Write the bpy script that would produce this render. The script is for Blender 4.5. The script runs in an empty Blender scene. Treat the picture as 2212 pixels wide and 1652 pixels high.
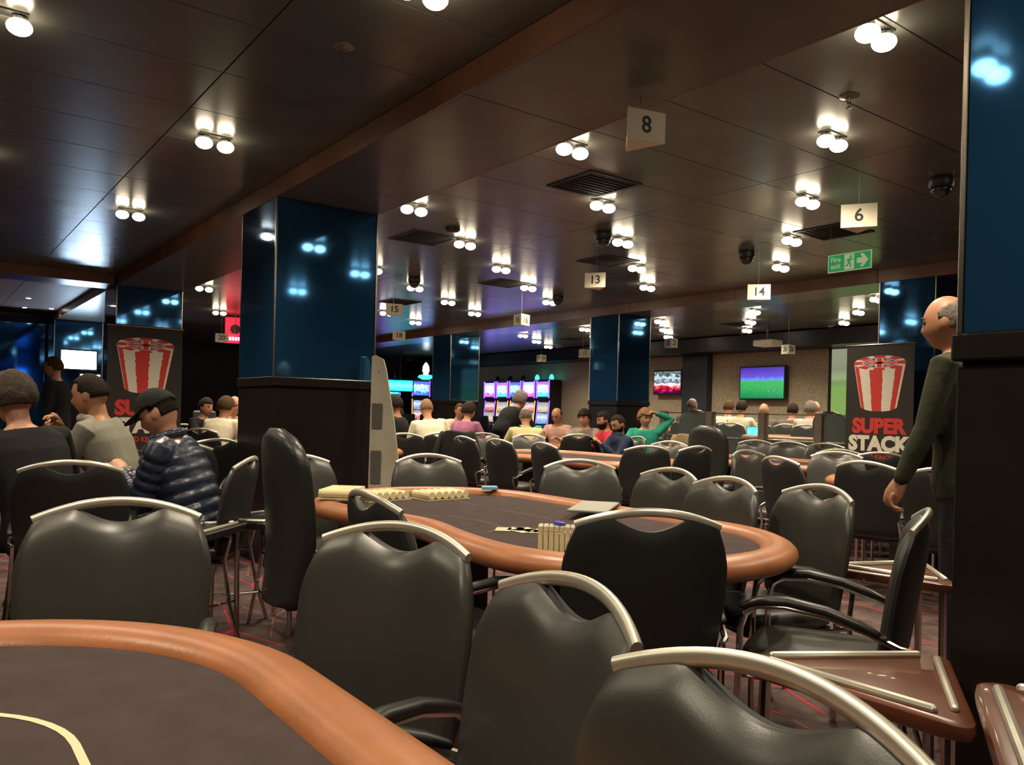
import bpy, bmesh, math, random
from mathutils import Vector, Matrix
random.seed(7)
S = bpy.context.scene
C = S.collection
R = math.radians
PI = math.pi

# ---------------------------------------------------------------- camera
EYE = 1.2
YAW = math.atan(1296 / 1740.0)          # the room axes are turned by this against the view
cam = bpy.data.cameras.new('camera')
cam.sensor_width = 36.0
cam.lens = 36.0 * 1740.0 / 2212.0
cam.shift_y = 66.0 / 2212.0
cam.clip_start = 0.02
co = bpy.data.objects.new('camera', cam)
C.objects.link(co)
fw = Vector((math.sin(YAW), math.cos(YAW), 0))
q = fw.to_track_quat('-Z', 'Y')
co.rotation_mode = 'QUATERNION'
co.rotation_quaternion = q @ Matrix.Rotation(R(1.4), 4, 'Z').to_quaternion()
co.location = (0, 0, EYE)
S.camera = co

# ---------------------------------------------------------------- world, exposure
w = bpy.data.worlds.new('world')
S.world = w
w.use_nodes = True
w.node_tree.nodes['Background'].inputs[0].default_value = (1.0, 0.86, 0.7, 1)
w.node_tree.nodes['Background'].inputs[1].default_value = 0.02
S.view_settings.view_transform = 'Standard'
S.view_settings.look = 'None'
S.view_settings.gamma = 1.0
S.view_settings.use_curve_mapping = False
S.view_settings.exposure = 0.0
SPOT_W = 66.0                            # power of each twin ceiling spotlight
WARM = (1.0, 0.85, 0.62)
CEIL = 2.9

# ---------------------------------------------------------------- materials
MATS = {}
def mat(name, col, rough=0.6, metal=0.0, spec=0.5, emit=None, es=0.0, var=0.0, vscale=8.0, bump=0.0, bscale=60.0, alpha=1.0, coat=0.0, trans=0.0):
    if name in MATS:
        return MATS[name]
    m = bpy.data.materials.new(name)
    m.use_nodes = True
    nt = m.node_tree
    b = nt.nodes['Principled BSDF']
    b.inputs['Base Color'].default_value = (*col, 1)
    b.inputs['Roughness'].default_value = rough
    b.inputs['Metallic'].default_value = metal
    b.inputs['Specular IOR Level'].default_value = spec
    b.inputs['Coat Weight'].default_value = coat
    b.inputs['Alpha'].default_value = alpha
    b.inputs['Transmission Weight'].default_value = trans
    if emit:
        b.inputs['Emission Color'].default_value = (*emit, 1)
        b.inputs['Emission Strength'].default_value = es
    if var > 0 or bump > 0:
        tc = nt.nodes.new('ShaderNodeTexCoord')
    if var > 0:
        n = nt.nodes.new('ShaderNodeTexNoise')
        n.inputs['Scale'].default_value = vscale
        n.inputs['Detail'].default_value = 4
        nt.links.new(tc.outputs['Object'], n.inputs['Vector'])
        r = nt.nodes.new('ShaderNodeValToRGB')
        r.color_ramp.elements[0].position = 0.3
        r.color_ramp.elements[1].position = 0.7
        r.color_ramp.elements[0].color = (*[c * (1 - var) for c in col], 1)
        r.color_ramp.elements[1].color = (*[min(1, c * (1 + var)) for c in col], 1)
        nt.links.new(n.outputs['Fac'], r.inputs['Fac'])
        nt.links.new(r.outputs['Color'], b.inputs['Base Color'])
    if bump > 0:
        n2 = nt.nodes.new('ShaderNodeTexNoise')
        n2.inputs['Scale'].default_value = bscale
        n2.inputs['Detail'].default_value = 3
        nt.links.new(tc.outputs['Object'], n2.inputs['Vector'])
        bp = nt.nodes.new('ShaderNodeBump')
        bp.inputs['Strength'].default_value = bump
        bp.inputs['Distance'].default_value = 0.01
        nt.links.new(n2.outputs['Fac'], bp.inputs['Height'])
        nt.links.new(bp.outputs['Normal'], b.inputs['Normal'])
    MATS[name] = m
    return m

LEATHER = mat('leather', (0.034, 0.033, 0.0285), 0.37, spec=0.75, var=0.10, vscale=5, bump=0.03, bscale=320)
SHELL = mat('chair_shell', (0.008, 0.008, 0.008), 0.6, var=0.2, vscale=4)
RAILM = mat('champagne_metal', (0.67, 0.645, 0.54), 0.32, metal=0.72, var=0.06, vscale=20)
CHROME = mat('chrome', (0.6, 0.58, 0.54), 0.15, metal=1.0)
BLACKP = mat('black_plastic', (0.012, 0.012, 0.012), 0.45)
PADM = mat('armrest_rubber', (0.016, 0.016, 0.015), 0.38)
FELT = mat('felt', (0.058, 0.042, 0.042), 0.95, spec=0.15, var=0.12, vscale=14, bump=0.25, bscale=400)
TRAIL = mat('rail_leather', (0.34, 0.125, 0.048), 0.36, var=0.14, vscale=6, bump=0.06, bscale=120)
APRON = mat('table_apron', (0.02, 0.012, 0.01), 0.5)
LINEM = mat('felt_line', (0.62, 0.56, 0.36), 0.8)
FAINT = mat('felt_faint_line', (0.16, 0.12, 0.11), 0.8)
DWOOD = mat('dark_wood', (0.0095, 0.0062, 0.0055), 0.4, spec=0.3, var=0.25, vscale=3, bump=0.05, bscale=20)
RWOOD = mat('red_wood', (0.10, 0.030, 0.015), 0.30, var=0.25, vscale=5, coat=0.3)
FASCIA = mat('fascia_wood', (0.17, 0.078, 0.044), 0.3, var=0.2, vscale=3)
BGLASS = mat('blue_glass', (0.034, 0.145, 0.35), 0.055, metal=0.78)
BSTRIP = mat('corner_strip', (0.55, 0.5, 0.42), 0.25, metal=1.0)
PANEL = mat('ceiling_panel', (0.120, 0.122, 0.106), 0.25, spec=0.4, var=0.12, vscale=2)
PANELW = mat('pale_ceiling_panel', (0.42, 0.36, 0.34), 0.5, var=0.05)
GAP = mat('ceiling_void', (0.004, 0.004, 0.004), 0.9)
VENT = mat('vent_black', (0.008, 0.008, 0.008), 0.7)
WALLB = mat('beige_wallpaper', (0.40, 0.335, 0.235), 0.75, var=0.2, vscale=18, bump=0.2, bscale=50)
WALLD = mat('dark_wall', (0.03, 0.024, 0.024), 0.6, var=0.15)
WALLN = mat('navy_wall_panel', (0.03, 0.04, 0.055), 0.4)
SIGNW = mat('sign_white', (0.78, 0.74, 0.58), 0.5, var=0.03)
INK = mat('sign_ink', (0.02, 0.02, 0.02), 0.6)
WIRE = mat('wire', (0.3, 0.28, 0.25), 0.4, metal=0.8)
BULB = mat('bulb', (1, 0.9, 0.7), 0.5, emit=(1.0, 0.84, 0.60), es=19.0)
BULBS = mat('small_bulb', (1, 0.9, 0.7), 0.5, emit=(1.0, 0.86, 0.7), es=25.0)
SKIN1 = mat('skin_light', (0.55, 0.27, 0.17), 0.5, var=0.1, vscale=12)
SKIN2 = mat('skin_tan', (0.42, 0.20, 0.11), 0.5, var=0.1, vscale=12)
SKIN3 = mat('skin_brown', (0.22, 0.10, 0.055), 0.5, var=0.1, vscale=12)
EYEM = mat('eye_dark', (0.03, 0.02, 0.02), 0.2)
def cloth(name, col, var=0.15):
    return mat('cloth_' + name, col, 0.9, spec=0.2, var=var, vscale=9, bump=0.3, bscale=25)
def hairm(name, col):
    return mat('hair_' + name, col, 0.7, spec=0.15, var=0.3, vscale=60, bump=0.6, bscale=120)
H_DARK = hairm('dark', (0.018, 0.012, 0.009)); H_BROWN = hairm('brown', (0.07, 0.035, 0.018))
H_GREY = hairm('grey', (0.16, 0.13, 0.11)); H_SAND = hairm('sand', (0.25, 0.14, 0.07)); H_WHITE = hairm('white', (0.5, 0.46, 0.4))
TROUS = cloth('trousers_dark', (0.018, 0.018, 0.024)); JEANS = cloth('jeans', (0.03, 0.045, 0.08))
SHOE = mat('shoe', (0.015, 0.013, 0.012), 0.4)

def carpet_mat():
    m = bpy.data.materials.new('carpet')
    m.use_nodes = True
    nt = m.node_tree; b = nt.nodes['Principled BSDF']
    b.inputs['Roughness'].default_value = 0.95
    b.inputs['Specular IOR Level'].default_value = 0.1
    tc = nt.nodes.new('ShaderNodeTexCoord')
    base = nt.nodes.new('ShaderNodeTexNoise'); base.inputs['Scale'].default_value = 5; base.inputs['Detail'].default_value = 8
    nt.links.new(tc.outputs['Object'], base.inputs['Vector'])
    r = nt.nodes.new('ShaderNodeValToRGB')
    r.color_ramp.elements[0].position = .35; r.color_ramp.elements[1].position = .7
    r.color_ramp.elements[0].color = (.055, .034, .034, 1); r.color_ramp.elements[1].color = (.12, .088, .080, 1)
    nt.links.new(base.outputs['Fac'], r.inputs['Fac'])
    col = r.outputs['Color']
    for k, (ang, sc, thr, c) in enumerate([(25, 3.2, .012, (.55, .02, .06, 1)), (-40, 2.6, .010, (.42, .015, .08, 1)), (70, 3.6, .009, (.30, .10, .07, 1))]):
        mp = nt.nodes.new('ShaderNodeMapping'); mp.inputs['Rotation'].default_value = (0, 0, R(ang)); mp.inputs['Scale'].default_value = (1.0, .32, 1)
        mp.inputs['Location'].default_value = (k * 3.1, k * 1.7, 0)
        nt.links.new(tc.outputs['Object'], mp.inputs['Vector'])
        v = nt.nodes.new('ShaderNodeTexVoronoi'); v.feature = 'DISTANCE_TO_EDGE'; v.voronoi_dimensions = '2D'; v.inputs['Scale'].default_value = sc
        nt.links.new(mp.outputs['Vector'], v.inputs['Vector'])
        lt = nt.nodes.new('ShaderNodeMath'); lt.operation = 'LESS_THAN'; lt.inputs[1].default_value = thr
        nt.links.new(v.outputs['Distance'], lt.inputs[0])
        n = nt.nodes.new('ShaderNodeTexNoise'); n.inputs['Scale'].default_value = 2.3 + k; nt.links.new(mp.outputs['Vector'], n.inputs['Vector'])
        gt = nt.nodes.new('ShaderNodeMath'); gt.operation = 'GREATER_THAN'; gt.inputs[1].default_value = .5
        nt.links.new(n.outputs['Fac'], gt.inputs[0])
        mu = nt.nodes.new('ShaderNodeMath'); mu.operation = 'MULTIPLY'
        nt.links.new(lt.outputs[0], mu.inputs[0]); nt.links.new(gt.outputs[0], mu.inputs[1])
        mx = nt.nodes.new('ShaderNodeMix'); mx.data_type = 'RGBA'
        nt.links.new(mu.outputs[0], mx.inputs[0]); nt.links.new(col, mx.inputs[6]); mx.inputs[7].default_value = c
        col = mx.outputs[2]
    nt.links.new(col, b.inputs['Base Color'])
    n2 = nt.nodes.new('ShaderNodeTexNoise'); n2.inputs['Scale'].default_value = 300
    nt.links.new(tc.outputs['Object'], n2.inputs['Vector'])
    bp = nt.nodes.new('ShaderNodeBump'); bp.inputs['Strength'].default_value = .4; bp.inputs['Distance'].default_value = .01
    nt.links.new(n2.outputs['Fac'], bp.inputs['Height']); nt.links.new(bp.outputs['Normal'], b.inputs['Normal'])
    return m
CARPET = carpet_mat()

def screen_mat(name, stops, strength, noise=6.0, amt=0.25, axis=2):
    """lit screen: colours stacked along an axis of the object's bounding box, broken up by blotches"""
    m = bpy.data.materials.new(name); m.use_nodes = True
    nt = m.node_tree; b = nt.nodes['Principled BSDF']
    b.inputs['Base Color'].default_value = (.01, .01, .01, 1); b.inputs['Roughness'].default_value = .2
    tc = nt.nodes.new('ShaderNodeTexCoord')
    sp = nt.nodes.new('ShaderNodeSeparateXYZ'); nt.links.new(tc.outputs['Generated'], sp.inputs[0])
    n = nt.nodes.new('ShaderNodeTexNoise'); n.inputs['Scale'].default_value = noise; n.inputs['Detail'].default_value = 3
    nt.links.new(tc.outputs['Generated'], n.inputs['Vector'])
    ma = nt.nodes.new('ShaderNodeMath'); ma.operation = 'MULTIPLY_ADD'; ma.inputs[1].default_value = amt; 
    nt.links.new(n.outputs['Fac'], ma.inputs[0]); nt.links.new(sp.outputs[axis], ma.inputs[2])
    sb = nt.nodes.new('ShaderNodeMath'); sb.operation = 'SUBTRACT'; sb.inputs[1].default_value = amt * .5
    nt.links.new(ma.outputs[0], sb.inputs[0])
    r = nt.nodes.new('ShaderNodeValToRGB')
    els = r.color_ramp.elements
    while len(els) < len(stops): els.new(.5)
    for e, (p, c) in zip(els, stops): e.position = p; e.color = (*c, 1)
    nt.links.new(sb.outputs[0], r.inputs['Fac'])
    nt.links.new(r.outputs['Color'], b.inputs['Emission Color'])
    b.inputs['Emission Strength'].default_value = strength
    return m

# ---------------------------------------------------------------- mesh helpers
class MB:
    def __init__(s): s.v = []; s.f = []; s.m = []; s.cur = 0
    def add(s, vs, fs):
        o = len(s.v); s.v += [tuple(p) for p in vs]
        for f in fs: s.f.append(tuple(i + o for i in f)); s.m.append(s.cur)
    def box(s, x0, x1, y0, y1, z0, z1, M=None, bev=0.0):
        if bev > 0:
            b = bev; vs = []; idx = {}
            for ix, (x, sx) in enumerate(((x0, 1), (x1, -1))):
                for iy, (y, sy) in enumerate(((y0, 1), (y1, -1))):
                    for iz, (z, sz) in enumerate(((z0, 1), (z1, -1))):
                        for a, p in enumerate(((x, y + sy * b, z + sz * b), (x + sx * b, y, z + sz * b), (x + sx * b, y + sy * b, z))):
                            idx[ix, iy, iz, a] = len(vs); vs.append(p)
            I = lambda a, b_, c, d: idx[a, b_, c, d]
            fs = []
            for k in (0, 1):
                fs.append((I(k, 0, 0, 0), I(k, 1, 0, 0), I(k, 1, 1, 0), I(k, 0, 1, 0)))
                fs.append((I(0, k, 0, 1), I(1, k, 0, 1), I(1, k, 1, 1), I(0, k, 1, 1)))
                fs.append((I(0, 0, k, 2), I(1, 0, k, 2), I(1, 1, k, 2), I(0, 1, k, 2)))
            for i in (0, 1):
                for j in (0, 1):
                    fs.append((I(0, i, j, 1), I(1, i, j, 1), I(1, i, j, 2), I(0, i, j, 2)))
                    fs.append((I(i, 0, j, 0), I(i, 1, j, 0), I(i, 1, j, 2), I(i, 0, j, 2)))
                    fs.append((I(i, j, 0, 0), I(i, j, 1, 0), I(i, j, 1, 1), I(i, j, 0, 1)))
                    for k in (0, 1): fs.append((I(i, j, k, 0), I(i, j, k, 1), I(i, j, k, 2)))
        else:
            vs = [(x, y, z) for x in (x0, x1) for y in (y0, y1) for z in (z0, z1)]
            fs = [(0, 1, 3, 2), (4, 6, 7, 5), (0, 4, 5, 1), (2, 3, 7, 6), (0, 2, 6, 4), (1, 5, 7, 3)]
        if M: vs = [M @ Vector(p) for p in vs]
        s.add(vs, fs); return s
    def rings(s, rs, cap=True, closed=False):
        n = len(rs[0]); vs = [p for r in rs for p in r]; fs = []
        L = len(rs)
        for i in range(L if closed else L - 1):
            a = i * n; b = ((i + 1) % L) * n
            for j in range(n):
                k = (j + 1) % n
                fs.append((a + j, a + k, b + k, b + j))
        if cap and not closed:
            fs.append(tuple(range(n - 1, -1, -1))); fs.append(tuple(range((L - 1) * n, L * n)))
        s.add(vs, fs); return s
    def tube(s, pts, rad, n=8, closed=False, flat=1.0, round_ends=False):
        pts = [Vector(p) for p in pts]
        if not hasattr(rad, '__len__'): rad = [rad] * len(pts)
        rad = list(rad)
        if round_ends and not closed:
            d0 = (pts[0] - pts[1]).normalized(); d1 = (pts[-1] - pts[-2]).normalized()
            r0, r1 = rad[0], rad[-1]
            pre = [pts[0] + d0 * r0 * .95, pts[0] + d0 * r0 * .6]; post = [pts[-1] + d1 * r1 * .6, pts[-1] + d1 * r1 * .95]
            pts = pre + pts + post; rad = [r0 * .3, r0 * .8] + rad + [r1 * .8, r1 * .3]
        L = len(pts); rs = []; ref = None
        for i, p in enumerate(pts):
            if closed: t = pts[(i + 1) % L] - pts[i - 1]
            else: t = pts[min(i + 1, L - 1)] - pts[max(i - 1, 0)]
            t.normalize()
            if ref is None:
                ref = Vector((0, 0, 1)) if abs(t.z) < .9 else Vector((1, 0, 0))
            u = t.cross(ref)
            if u.length < 1e-4: u = t.cross(Vector((0, 1, 0)))
            u.normalize(); v = u.cross(t).normalized(); ref = v
            rs.append([p + (u * math.cos(2 * PI * k / n) + v * math.sin(2 * PI * k / n) * flat) * rad[i] for k in range(n)])
        s.rings(rs, True, closed); return s
    def ell(s, c, r, n=12, m=8, M=None):
        vs = []; 
        rs = []
        for i in range(m + 1):
            a = -PI / 2 + PI * i / m
            a = max(-PI / 2 + .02, min(PI / 2 - .02, a))
            rs.append([Vector((r[0] * math.cos(a) * math.cos(2 * PI * k / n), r[1] * math.cos(a) * math.sin(2 * PI * k / n), r[2] * math.sin(a))) for k in range(n)])
        if M: rs = [[M @ p for p in q_] for q_ in rs]
        c = Vector(c); rs = [[p + c for p in q_] for q_ in rs]
        s.rings(rs); return s
    def prism(s, poly, z0, z1):
        n = len(poly)
        vs = [(x, y, z0) for x, y in poly] + [(x, y, z1) for x, y in poly]
        fs = [tuple(range(n - 1, -1, -1)), tuple(range(n, 2 * n))] + [(i, (i + 1) % n, n + (i + 1) % n, n + i) for i in range(n)]
        s.add(vs, fs); return s
    def lathe(s, prof, n=20, c=(0, 0, 0)):
        s.rings([[(c[0] + r * math.cos(2 * PI * k / n), c[1] + r * math.sin(2 * PI * k / n), c[2] + z) for k in range(n)] for r, z in prof]); return s
    def mesh(s, name, mats, smooth=False):
        me = bpy.data.meshes.new(name)
        me.from_pydata([tuple(p) for p in s.v], [], s.f)
        if not isinstance(mats, (list, tuple)): mats = [mats]
        for m in mats: me.materials.append(m)
        if len(mats) > 1: me.polygons.foreach_set('material_index', s.m)
        bm = bmesh.new(); bm.from_mesh(me); bmesh.ops.recalc_face_normals(bm, faces=bm.faces); bm.to_mesh(me); bm.free()
        if smooth:
            me.polygons.foreach_set('use_smooth', [True] * len(me.polygons))
            if smooth != 'all': me.set_sharp_from_angle(angle=R(40))
        me.update()
        return me
    def build(s, name, mats, parent=None, smooth=False):
        return obj(name, s.mesh(name, mats, smooth), parent)

def obj(name, me, parent=None):
    o = bpy.data.objects.new(name, me); C.objects.link(o)
    if parent is not None: o.parent = parent
    return o
def tag(o, label, cat, group=None):
    o['label'] = label; o['category'] = cat
    if group: o['group'] = group
    return o
def thing(name, label, cat, loc=(0, 0, 0), rz=0.0, group=None):
    o = bpy.data.objects.new(name, None); C.objects.link(o)
    o.location = loc; o.rotation_euler = (0, 0, rz); o.empty_display_size = .1
    return tag(o, label, cat, group)
def struct(o): o['kind'] = 'structure'; return o
def copy_tree(o, parent=None):
    c = o.copy(); C.objects.link(c); c.parent = parent
    for ch in list(o.children): copy_tree(ch, c)
    return c
def text_mesh(s, size, m, name, parent, M, bold=0.0, sx=1.0, align='CENTER', ex=0.0006):
    cu = bpy.data.curves.new('t', 'FONT'); cu.body = s; cu.size = size; cu.align_x = align; cu.align_y = 'CENTER'
    cu.offset = bold; cu.extrude = ex; cu.resolution_u = 3
    t = bpy.data.objects.new('t', cu); C.objects.link(t)
    bpy.context.view_layer.update()
    me = bpy.data.meshes.new_from_object(t.evaluated_get(bpy.context.evaluated_depsgraph_get()))
    bpy.data.objects.remove(t); bpy.data.curves.remove(cu)
    me.transform(Matrix.Diagonal((sx, 1, 1, 1))); me.transform(M)
    me.materials.clear(); me.materials.append(m)
    return obj(name, me, parent)

# ================================================================ THE SETTING
fl = struct(MB().box(-5, 14.2, -5, 24.2, -.1, 0).build('floor', CARPET))
pf = struct(MB().box(8.95, 14.0, -5, 12.6, 0, .2, bev=.008).build('floor_platform', CARPET))
wr = struct(MB().box(14.0, 14.2, -5, 24.2, 0, CEIL).build('wall_right', WALLB))
struct(MB().box(-5, 14.0, 24.0, 24.2, 0, CEIL).build('wall_far', WALLD))
struct(MB().box(-5.2, -5, -5, 24.2, 0, CEIL).build('wall_left', WALLD))
struct(MB().box(-5.2, 14.2, -5.2, -5, 0, CEIL).build('wall_behind', WALLD))
# darker pier standing out of the right wall between the two televisions
struct(MB().box(13.8, 14.0, 11.5, 12.2, .2, 2.6, bev=.01).build('wall_pier', WALLN))
# bulkhead along the top of the right wall
struct(MB().box(13.3, 14.0, -5, 24, 2.58, 2.87).build('trim_1', DWOOD))

ceil = struct(MB().box(-5, 14.2, -5, 24.2, CEIL + .03, CEIL + .1).build('ceiling', GAP))
def panels(x0s, ymin, ymax, m, dz=0.0, step=.6):
    for x0, x1 in x0s:
        g = .0025
        me = MB().box(g, x1 - x0 - g, g, step - g, 0, .022, bev=.002).mesh('ceiling_panel', m)
        y = ymin
        while y < ymax - .01:
            o = obj('ceiling_panel', me, ceil); o.location = (x0, y, CEIL + dz); y += step
panels([(-.56, 1.24), (1.24, 2.14)], -1.8, 11.7, PANEL)
panels([(2.98, 4.89), (4.89, 6.8), (6.8, 8.7)], .6, 19.2, PANEL)
panels([(9.4, 11.4), (11.4, 13.3)], 3.0, 19.2, PANEL)
panels([(-.56, 1.24), (1.24, 2.14)], 12.3, 17.4, PANELW, step=1.2)
# the panels out of sight, or too far off to be told apart, as plain sheets
MB().box(-5, -.56, -5, 24, CEIL, CEIL + .02).build('panel_sheet', PANEL, ceil)
MB().box(-.56, 2.14, -5, -1.8, CEIL, CEIL + .02).build('panel_sheet', PANEL, ceil)
MB().box(2.98, 8.7, -5, .6, CEIL, CEIL + .02).build('panel_sheet', PANEL, ceil)
MB().box(9.4, 14, -5, 3.0, CEIL, CEIL + .02).build('panel_sheet', PANEL, ceil)
MB().box(2.98, 8.7, 19.2, 24, CEIL, CEIL + .02).build('panel_sheet', PANEL, ceil)
MB().box(9.4, 13.3, 19.2, 24, CEIL, CEIL + .02).build('panel_sheet', PANEL, ceil)
MB().box(-.56, 2.14, 17.1, 24, CEIL, CEIL + .02).build('panel_sheet', PANELW, ceil)

# boxed beams over the two pillar rows, faced with boards
def beam(name, x0, x1, zb=2.767, y0=-5.0, y1=24.0, step=1.95, ph=.55):
    b = struct(MB().box(x0 + .02, x1 - .02, y0, y1, zb + .004, CEIL + .03).build(name, PANEL))
    L = step - .006
    ma = MB().box(0, .02, 0, L, zb, CEIL + .002, bev=.002).mesh('fascia_board', FASCIA)
    ms = MB().box(.02, x1 - x0 - .02, 0, L, zb, zb + .02, bev=.002).mesh('soffit_board', PANEL)
    y = y0 + ph
    while y + step < y1:
        o = obj('fascia_board', ma, b); o.location = (x0, y, 0)
        o = obj('fascia_board', ma, b); o.location = (x1 - .02, y, 0)
        o = obj('soffit_board', ms, b); o.location = (x0, y, 0)
        y += step
    return b
beam('trim_2', 2.14, 2.98)
beam('trim_3', 8.7, 9.4, ph=.1)
# cross beam on the left at the second pillar
cb = struct(MB().box(-5, 2.12, 11.72, 12.28, 2.775, CEIL + .03).build('trim_4', FASCIA))

# ---------------------------------------------------------------- pillars
def pillar(x0, x1, y0, y1, zt, label):
    p = thing('pillar', label, 'pillar', ((x0 + x1) / 2, (y0 + y1) / 2, 0), group='blue glass pillars')
    hx, hy = (x1 - x0) / 2, (y1 - y0) / 2
    b = MB()
    b.box(-hx, hx, -hy, hy, 0, 1.345, bev=.004); b.build('wood_base', DWOOD, p)
    MB().box(-hx - .012, hx + .012, -hy - .012, hy + .012, 1.36, 1.43, bev=.006).build('ledge', DWOOD, p)
    MB().box(-hx + .01, hx - .01, -hy + .01, hy - .01, 1.345, 1.36).build('shadow_gap', GAP, p)
    MB().box(-hx + .03, hx - .03, -hy + .03, hy - .03, 1.43, zt).build('core', GAP, p)
    for sx in (-1, 1):
        a, b_ = sorted((sx * hx, sx * (hx - .012)))
        MB().box(a, b_, -hy + .014, hy - .014, 1.43, zt, bev=.002).build('glass_panel', BGLASS, p)
        a, b_ = sorted((sx * hy, sx * (hy - .012)))
        MB().box(-hx + .014, hx - .014, a, b_, 1.43, zt, bev=.002).build('glass_panel', BGLASS, p)
        for sy in (-1, 1):
            cx_, cy_ = sx * (hx - .005), sy * (hy - .005)
            MB().box(cx_ - .007, cx_ + .007, cy_ - .007, cy_ + .007, 1.43, zt, bev=.002).build('corner_strip', BSTRIP, p)
    return p
ZT = 2.765
pillar(2.14, 2.98, 5.86, 6.63, ZT, 'blue glass pillar with dark wood base behind the dealer chair')
pillar(2.14, 2.98, .2, .975, ZT, 'blue glass pillar cut off by the right edge of the photo')
pillar(2.14, 2.98, 11.7, 12.47, ZT, 'blue glass pillar behind the banner on the left')
pillar(2.14, 2.98, 17.5, 18.3, ZT, 'dark blue glass pillar far off beside the white screens')
pillar(8.7, 9.4, 4.19, 4.82, ZT, 'blue glass pillar behind the banner on the right')
pillar(8.7, 9.4, 8.98, 9.63, ZT, 'blue glass pillar behind the man in a red jacket')
pillar(8.7, 9.4, 13.8, 14.5, ZT, 'blue glass pillar left of the five slot machines')
# a wall of blue glass panels at the far left
gw = struct(MB().box(-1.0, 2.1, 18.6, 18.8, 0, CEIL).build('wall_glass_far', WALLN))
for k in range(4):
    MB().box(-1.0 + k * .78, -.23 + k * .78, 18.55, 18.6, .1, 2.75, bev=.003).build('glass_panel', BGLASS, gw)

# ---------------------------------------------------------------- ceiling lights
def make_light():
    t = thing('ceiling_light', 'twin', 'ceiling light')
    MB().box(-.10, .10, -.035, .035, -.008, 0, bev=.002).build('base_plate', BLACKP, t)
    for sx in (-.066, .066):
        h = MB().lathe([(.012, -.008), (.012, -.014), (.030, -.016), (.034, -.03), (.03, -.032)], 16, (sx, 0, 0)).build('lamp_head', CHROME, t, 'a')
        MB().ell((sx, 0, -.056), (.052, .052, .036), 18, 10).build('bulb', BULB, h, 'all')
    return t
light_proto = make_light()
used = [False]
def ceiling_light(x, y, label, z=CEIL, rz=0.0, power=1.0):
    o = light_proto if not used[0] else copy_tree(light_proto)
    used[0] = True
    o.location = (x, y, z); o.rotation_euler = (0, 0, rz)
    tag(o, label, 'ceiling light', 'twin-bulb ceiling lights')
    ld = bpy.data.lights.new('spot', 'SPOT'); ld.energy = SPOT_W * power; ld.color = WARM; ld.spot_size = R(140); ld.spot_blend = 1.0
    ld.shadow_soft_size = .06
    lo = bpy.data.objects.new('spot_glow', ld); C.objects.link(lo); lo.parent = o; lo.location = (0, 0, -.11)
ceiling_light(.28, 4.16, 'twin-bulb ceiling light cut by the left edge near the top')
ceiling_light(1.5, 5.22, 'twin-bulb ceiling light above and left of the big blue pillar')
ceiling_light(1.5, 7.67, 'twin-bulb ceiling light above the left banner and the bluish glow')
ceiling_light(1.58, 2.79, 'twin-bulb ceiling light cut by the top edge of the photo')
ORD = ['first', 'second', 'third', 'fourth', 'fifth', 'sixth', 'seventh', 'eighth', 'ninth']
special = {(0, 0): 'largest twin-bulb ceiling light at the upper right, beside the right pillar',
           (0, 1): 'twin-bulb ceiling light just left of the hanging number 8',
           (1, 0): 'twin-bulb ceiling light above the hanging number 6',
           (2, 0): 'twin-bulb ceiling light left of the hanging number 6',
           (1, 1): 'twin-bulb ceiling light beside the square vent under number 8',
           (0, 2): 'twin-bulb ceiling light right of the big blue pillar, above a square vent'}
for i in range(5):
    for j in range(-1, 7):
        x, y = 3.28 + 1.065 * i, 1.86 + .86 * i + 1.98 * j
        if y > 15.5 or (j == -1 and i > 3): continue
        if j == -1 and y < -.5: continue
        ceiling_light(x, y, special.get((i, j), 'twin-bulb hall light, %s line from the near beam, %s along it from the right' % (ORD[i], ORD[j + 1])))
for i in range(4):
    for j in range(5):
        x, y = 10.4 + 1.06 * i, 5.8 + .87 * i + 1.96 * j
        if y > 16.5: continue
        ceiling_light(x, y, 'twin-bulb light over the raised area, %s line from the pillars, %s from the right' % (ORD[i], ORD[j]), power=1.5)
for k, (x, y) in enumerate([(1.5, .36), (.28, 1.7), (.28, 6.6), (.28, 9.0), (-1.0, 5.4), (-1.0, 3.0), (-1.0, .6), (1.4, -2.0)]):
    ceiling_light(x, y, 'twin-bulb ceiling light left of the near beam, ' + ['right above the near table', 'above the near table rail', 'above the hoodie man, out of view', 'left of the standing person', 'over the table at the left edge', 'over the aisle at the left', 'over the left end of the near table', 'behind the near table'][k], power=.9)
def small_downlight(x, y, label):
    t = tag(MB().lathe([(.05, 0), (.05, -.006), (.038, -.008), (.036, -.002)], 16).build('downlight', CHROME), label, 'ceiling light', 'small recessed downlights')
    MB().lathe([(.034, -.003), (.034, -.010), (.012, -.013)], 12).build('lens', BULBS, t)
    t.location = (x, y, CEIL)
for x, y in [(.9, 13.6), (1.5, 13.0), (1.5, 15.4), (.8, 15.6), (2.0, 16.8), (1.6, 17.0)]:
    small_downlight(x, y, 'small recessed downlight in the pale ceiling, ' + {13.6: 'left one of the front pair', 13.0: 'right one of the front pair', 15.4: 'middle one', 15.6: 'cut by the left edge', 16.8: 'rightmost of the bright back row', 17.0: 'second of the bright back row'}[y])
    ld = bpy.data.lights.new('spot', 'SPOT'); ld.energy = 30; ld.color = WARM; ld.spot_size = R(140); ld.spot_blend = 1
    lo = bpy.data.objects.new('spot_glow', ld); C.objects.link(lo); lo.location = (x, y, CEIL - .03)

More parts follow.
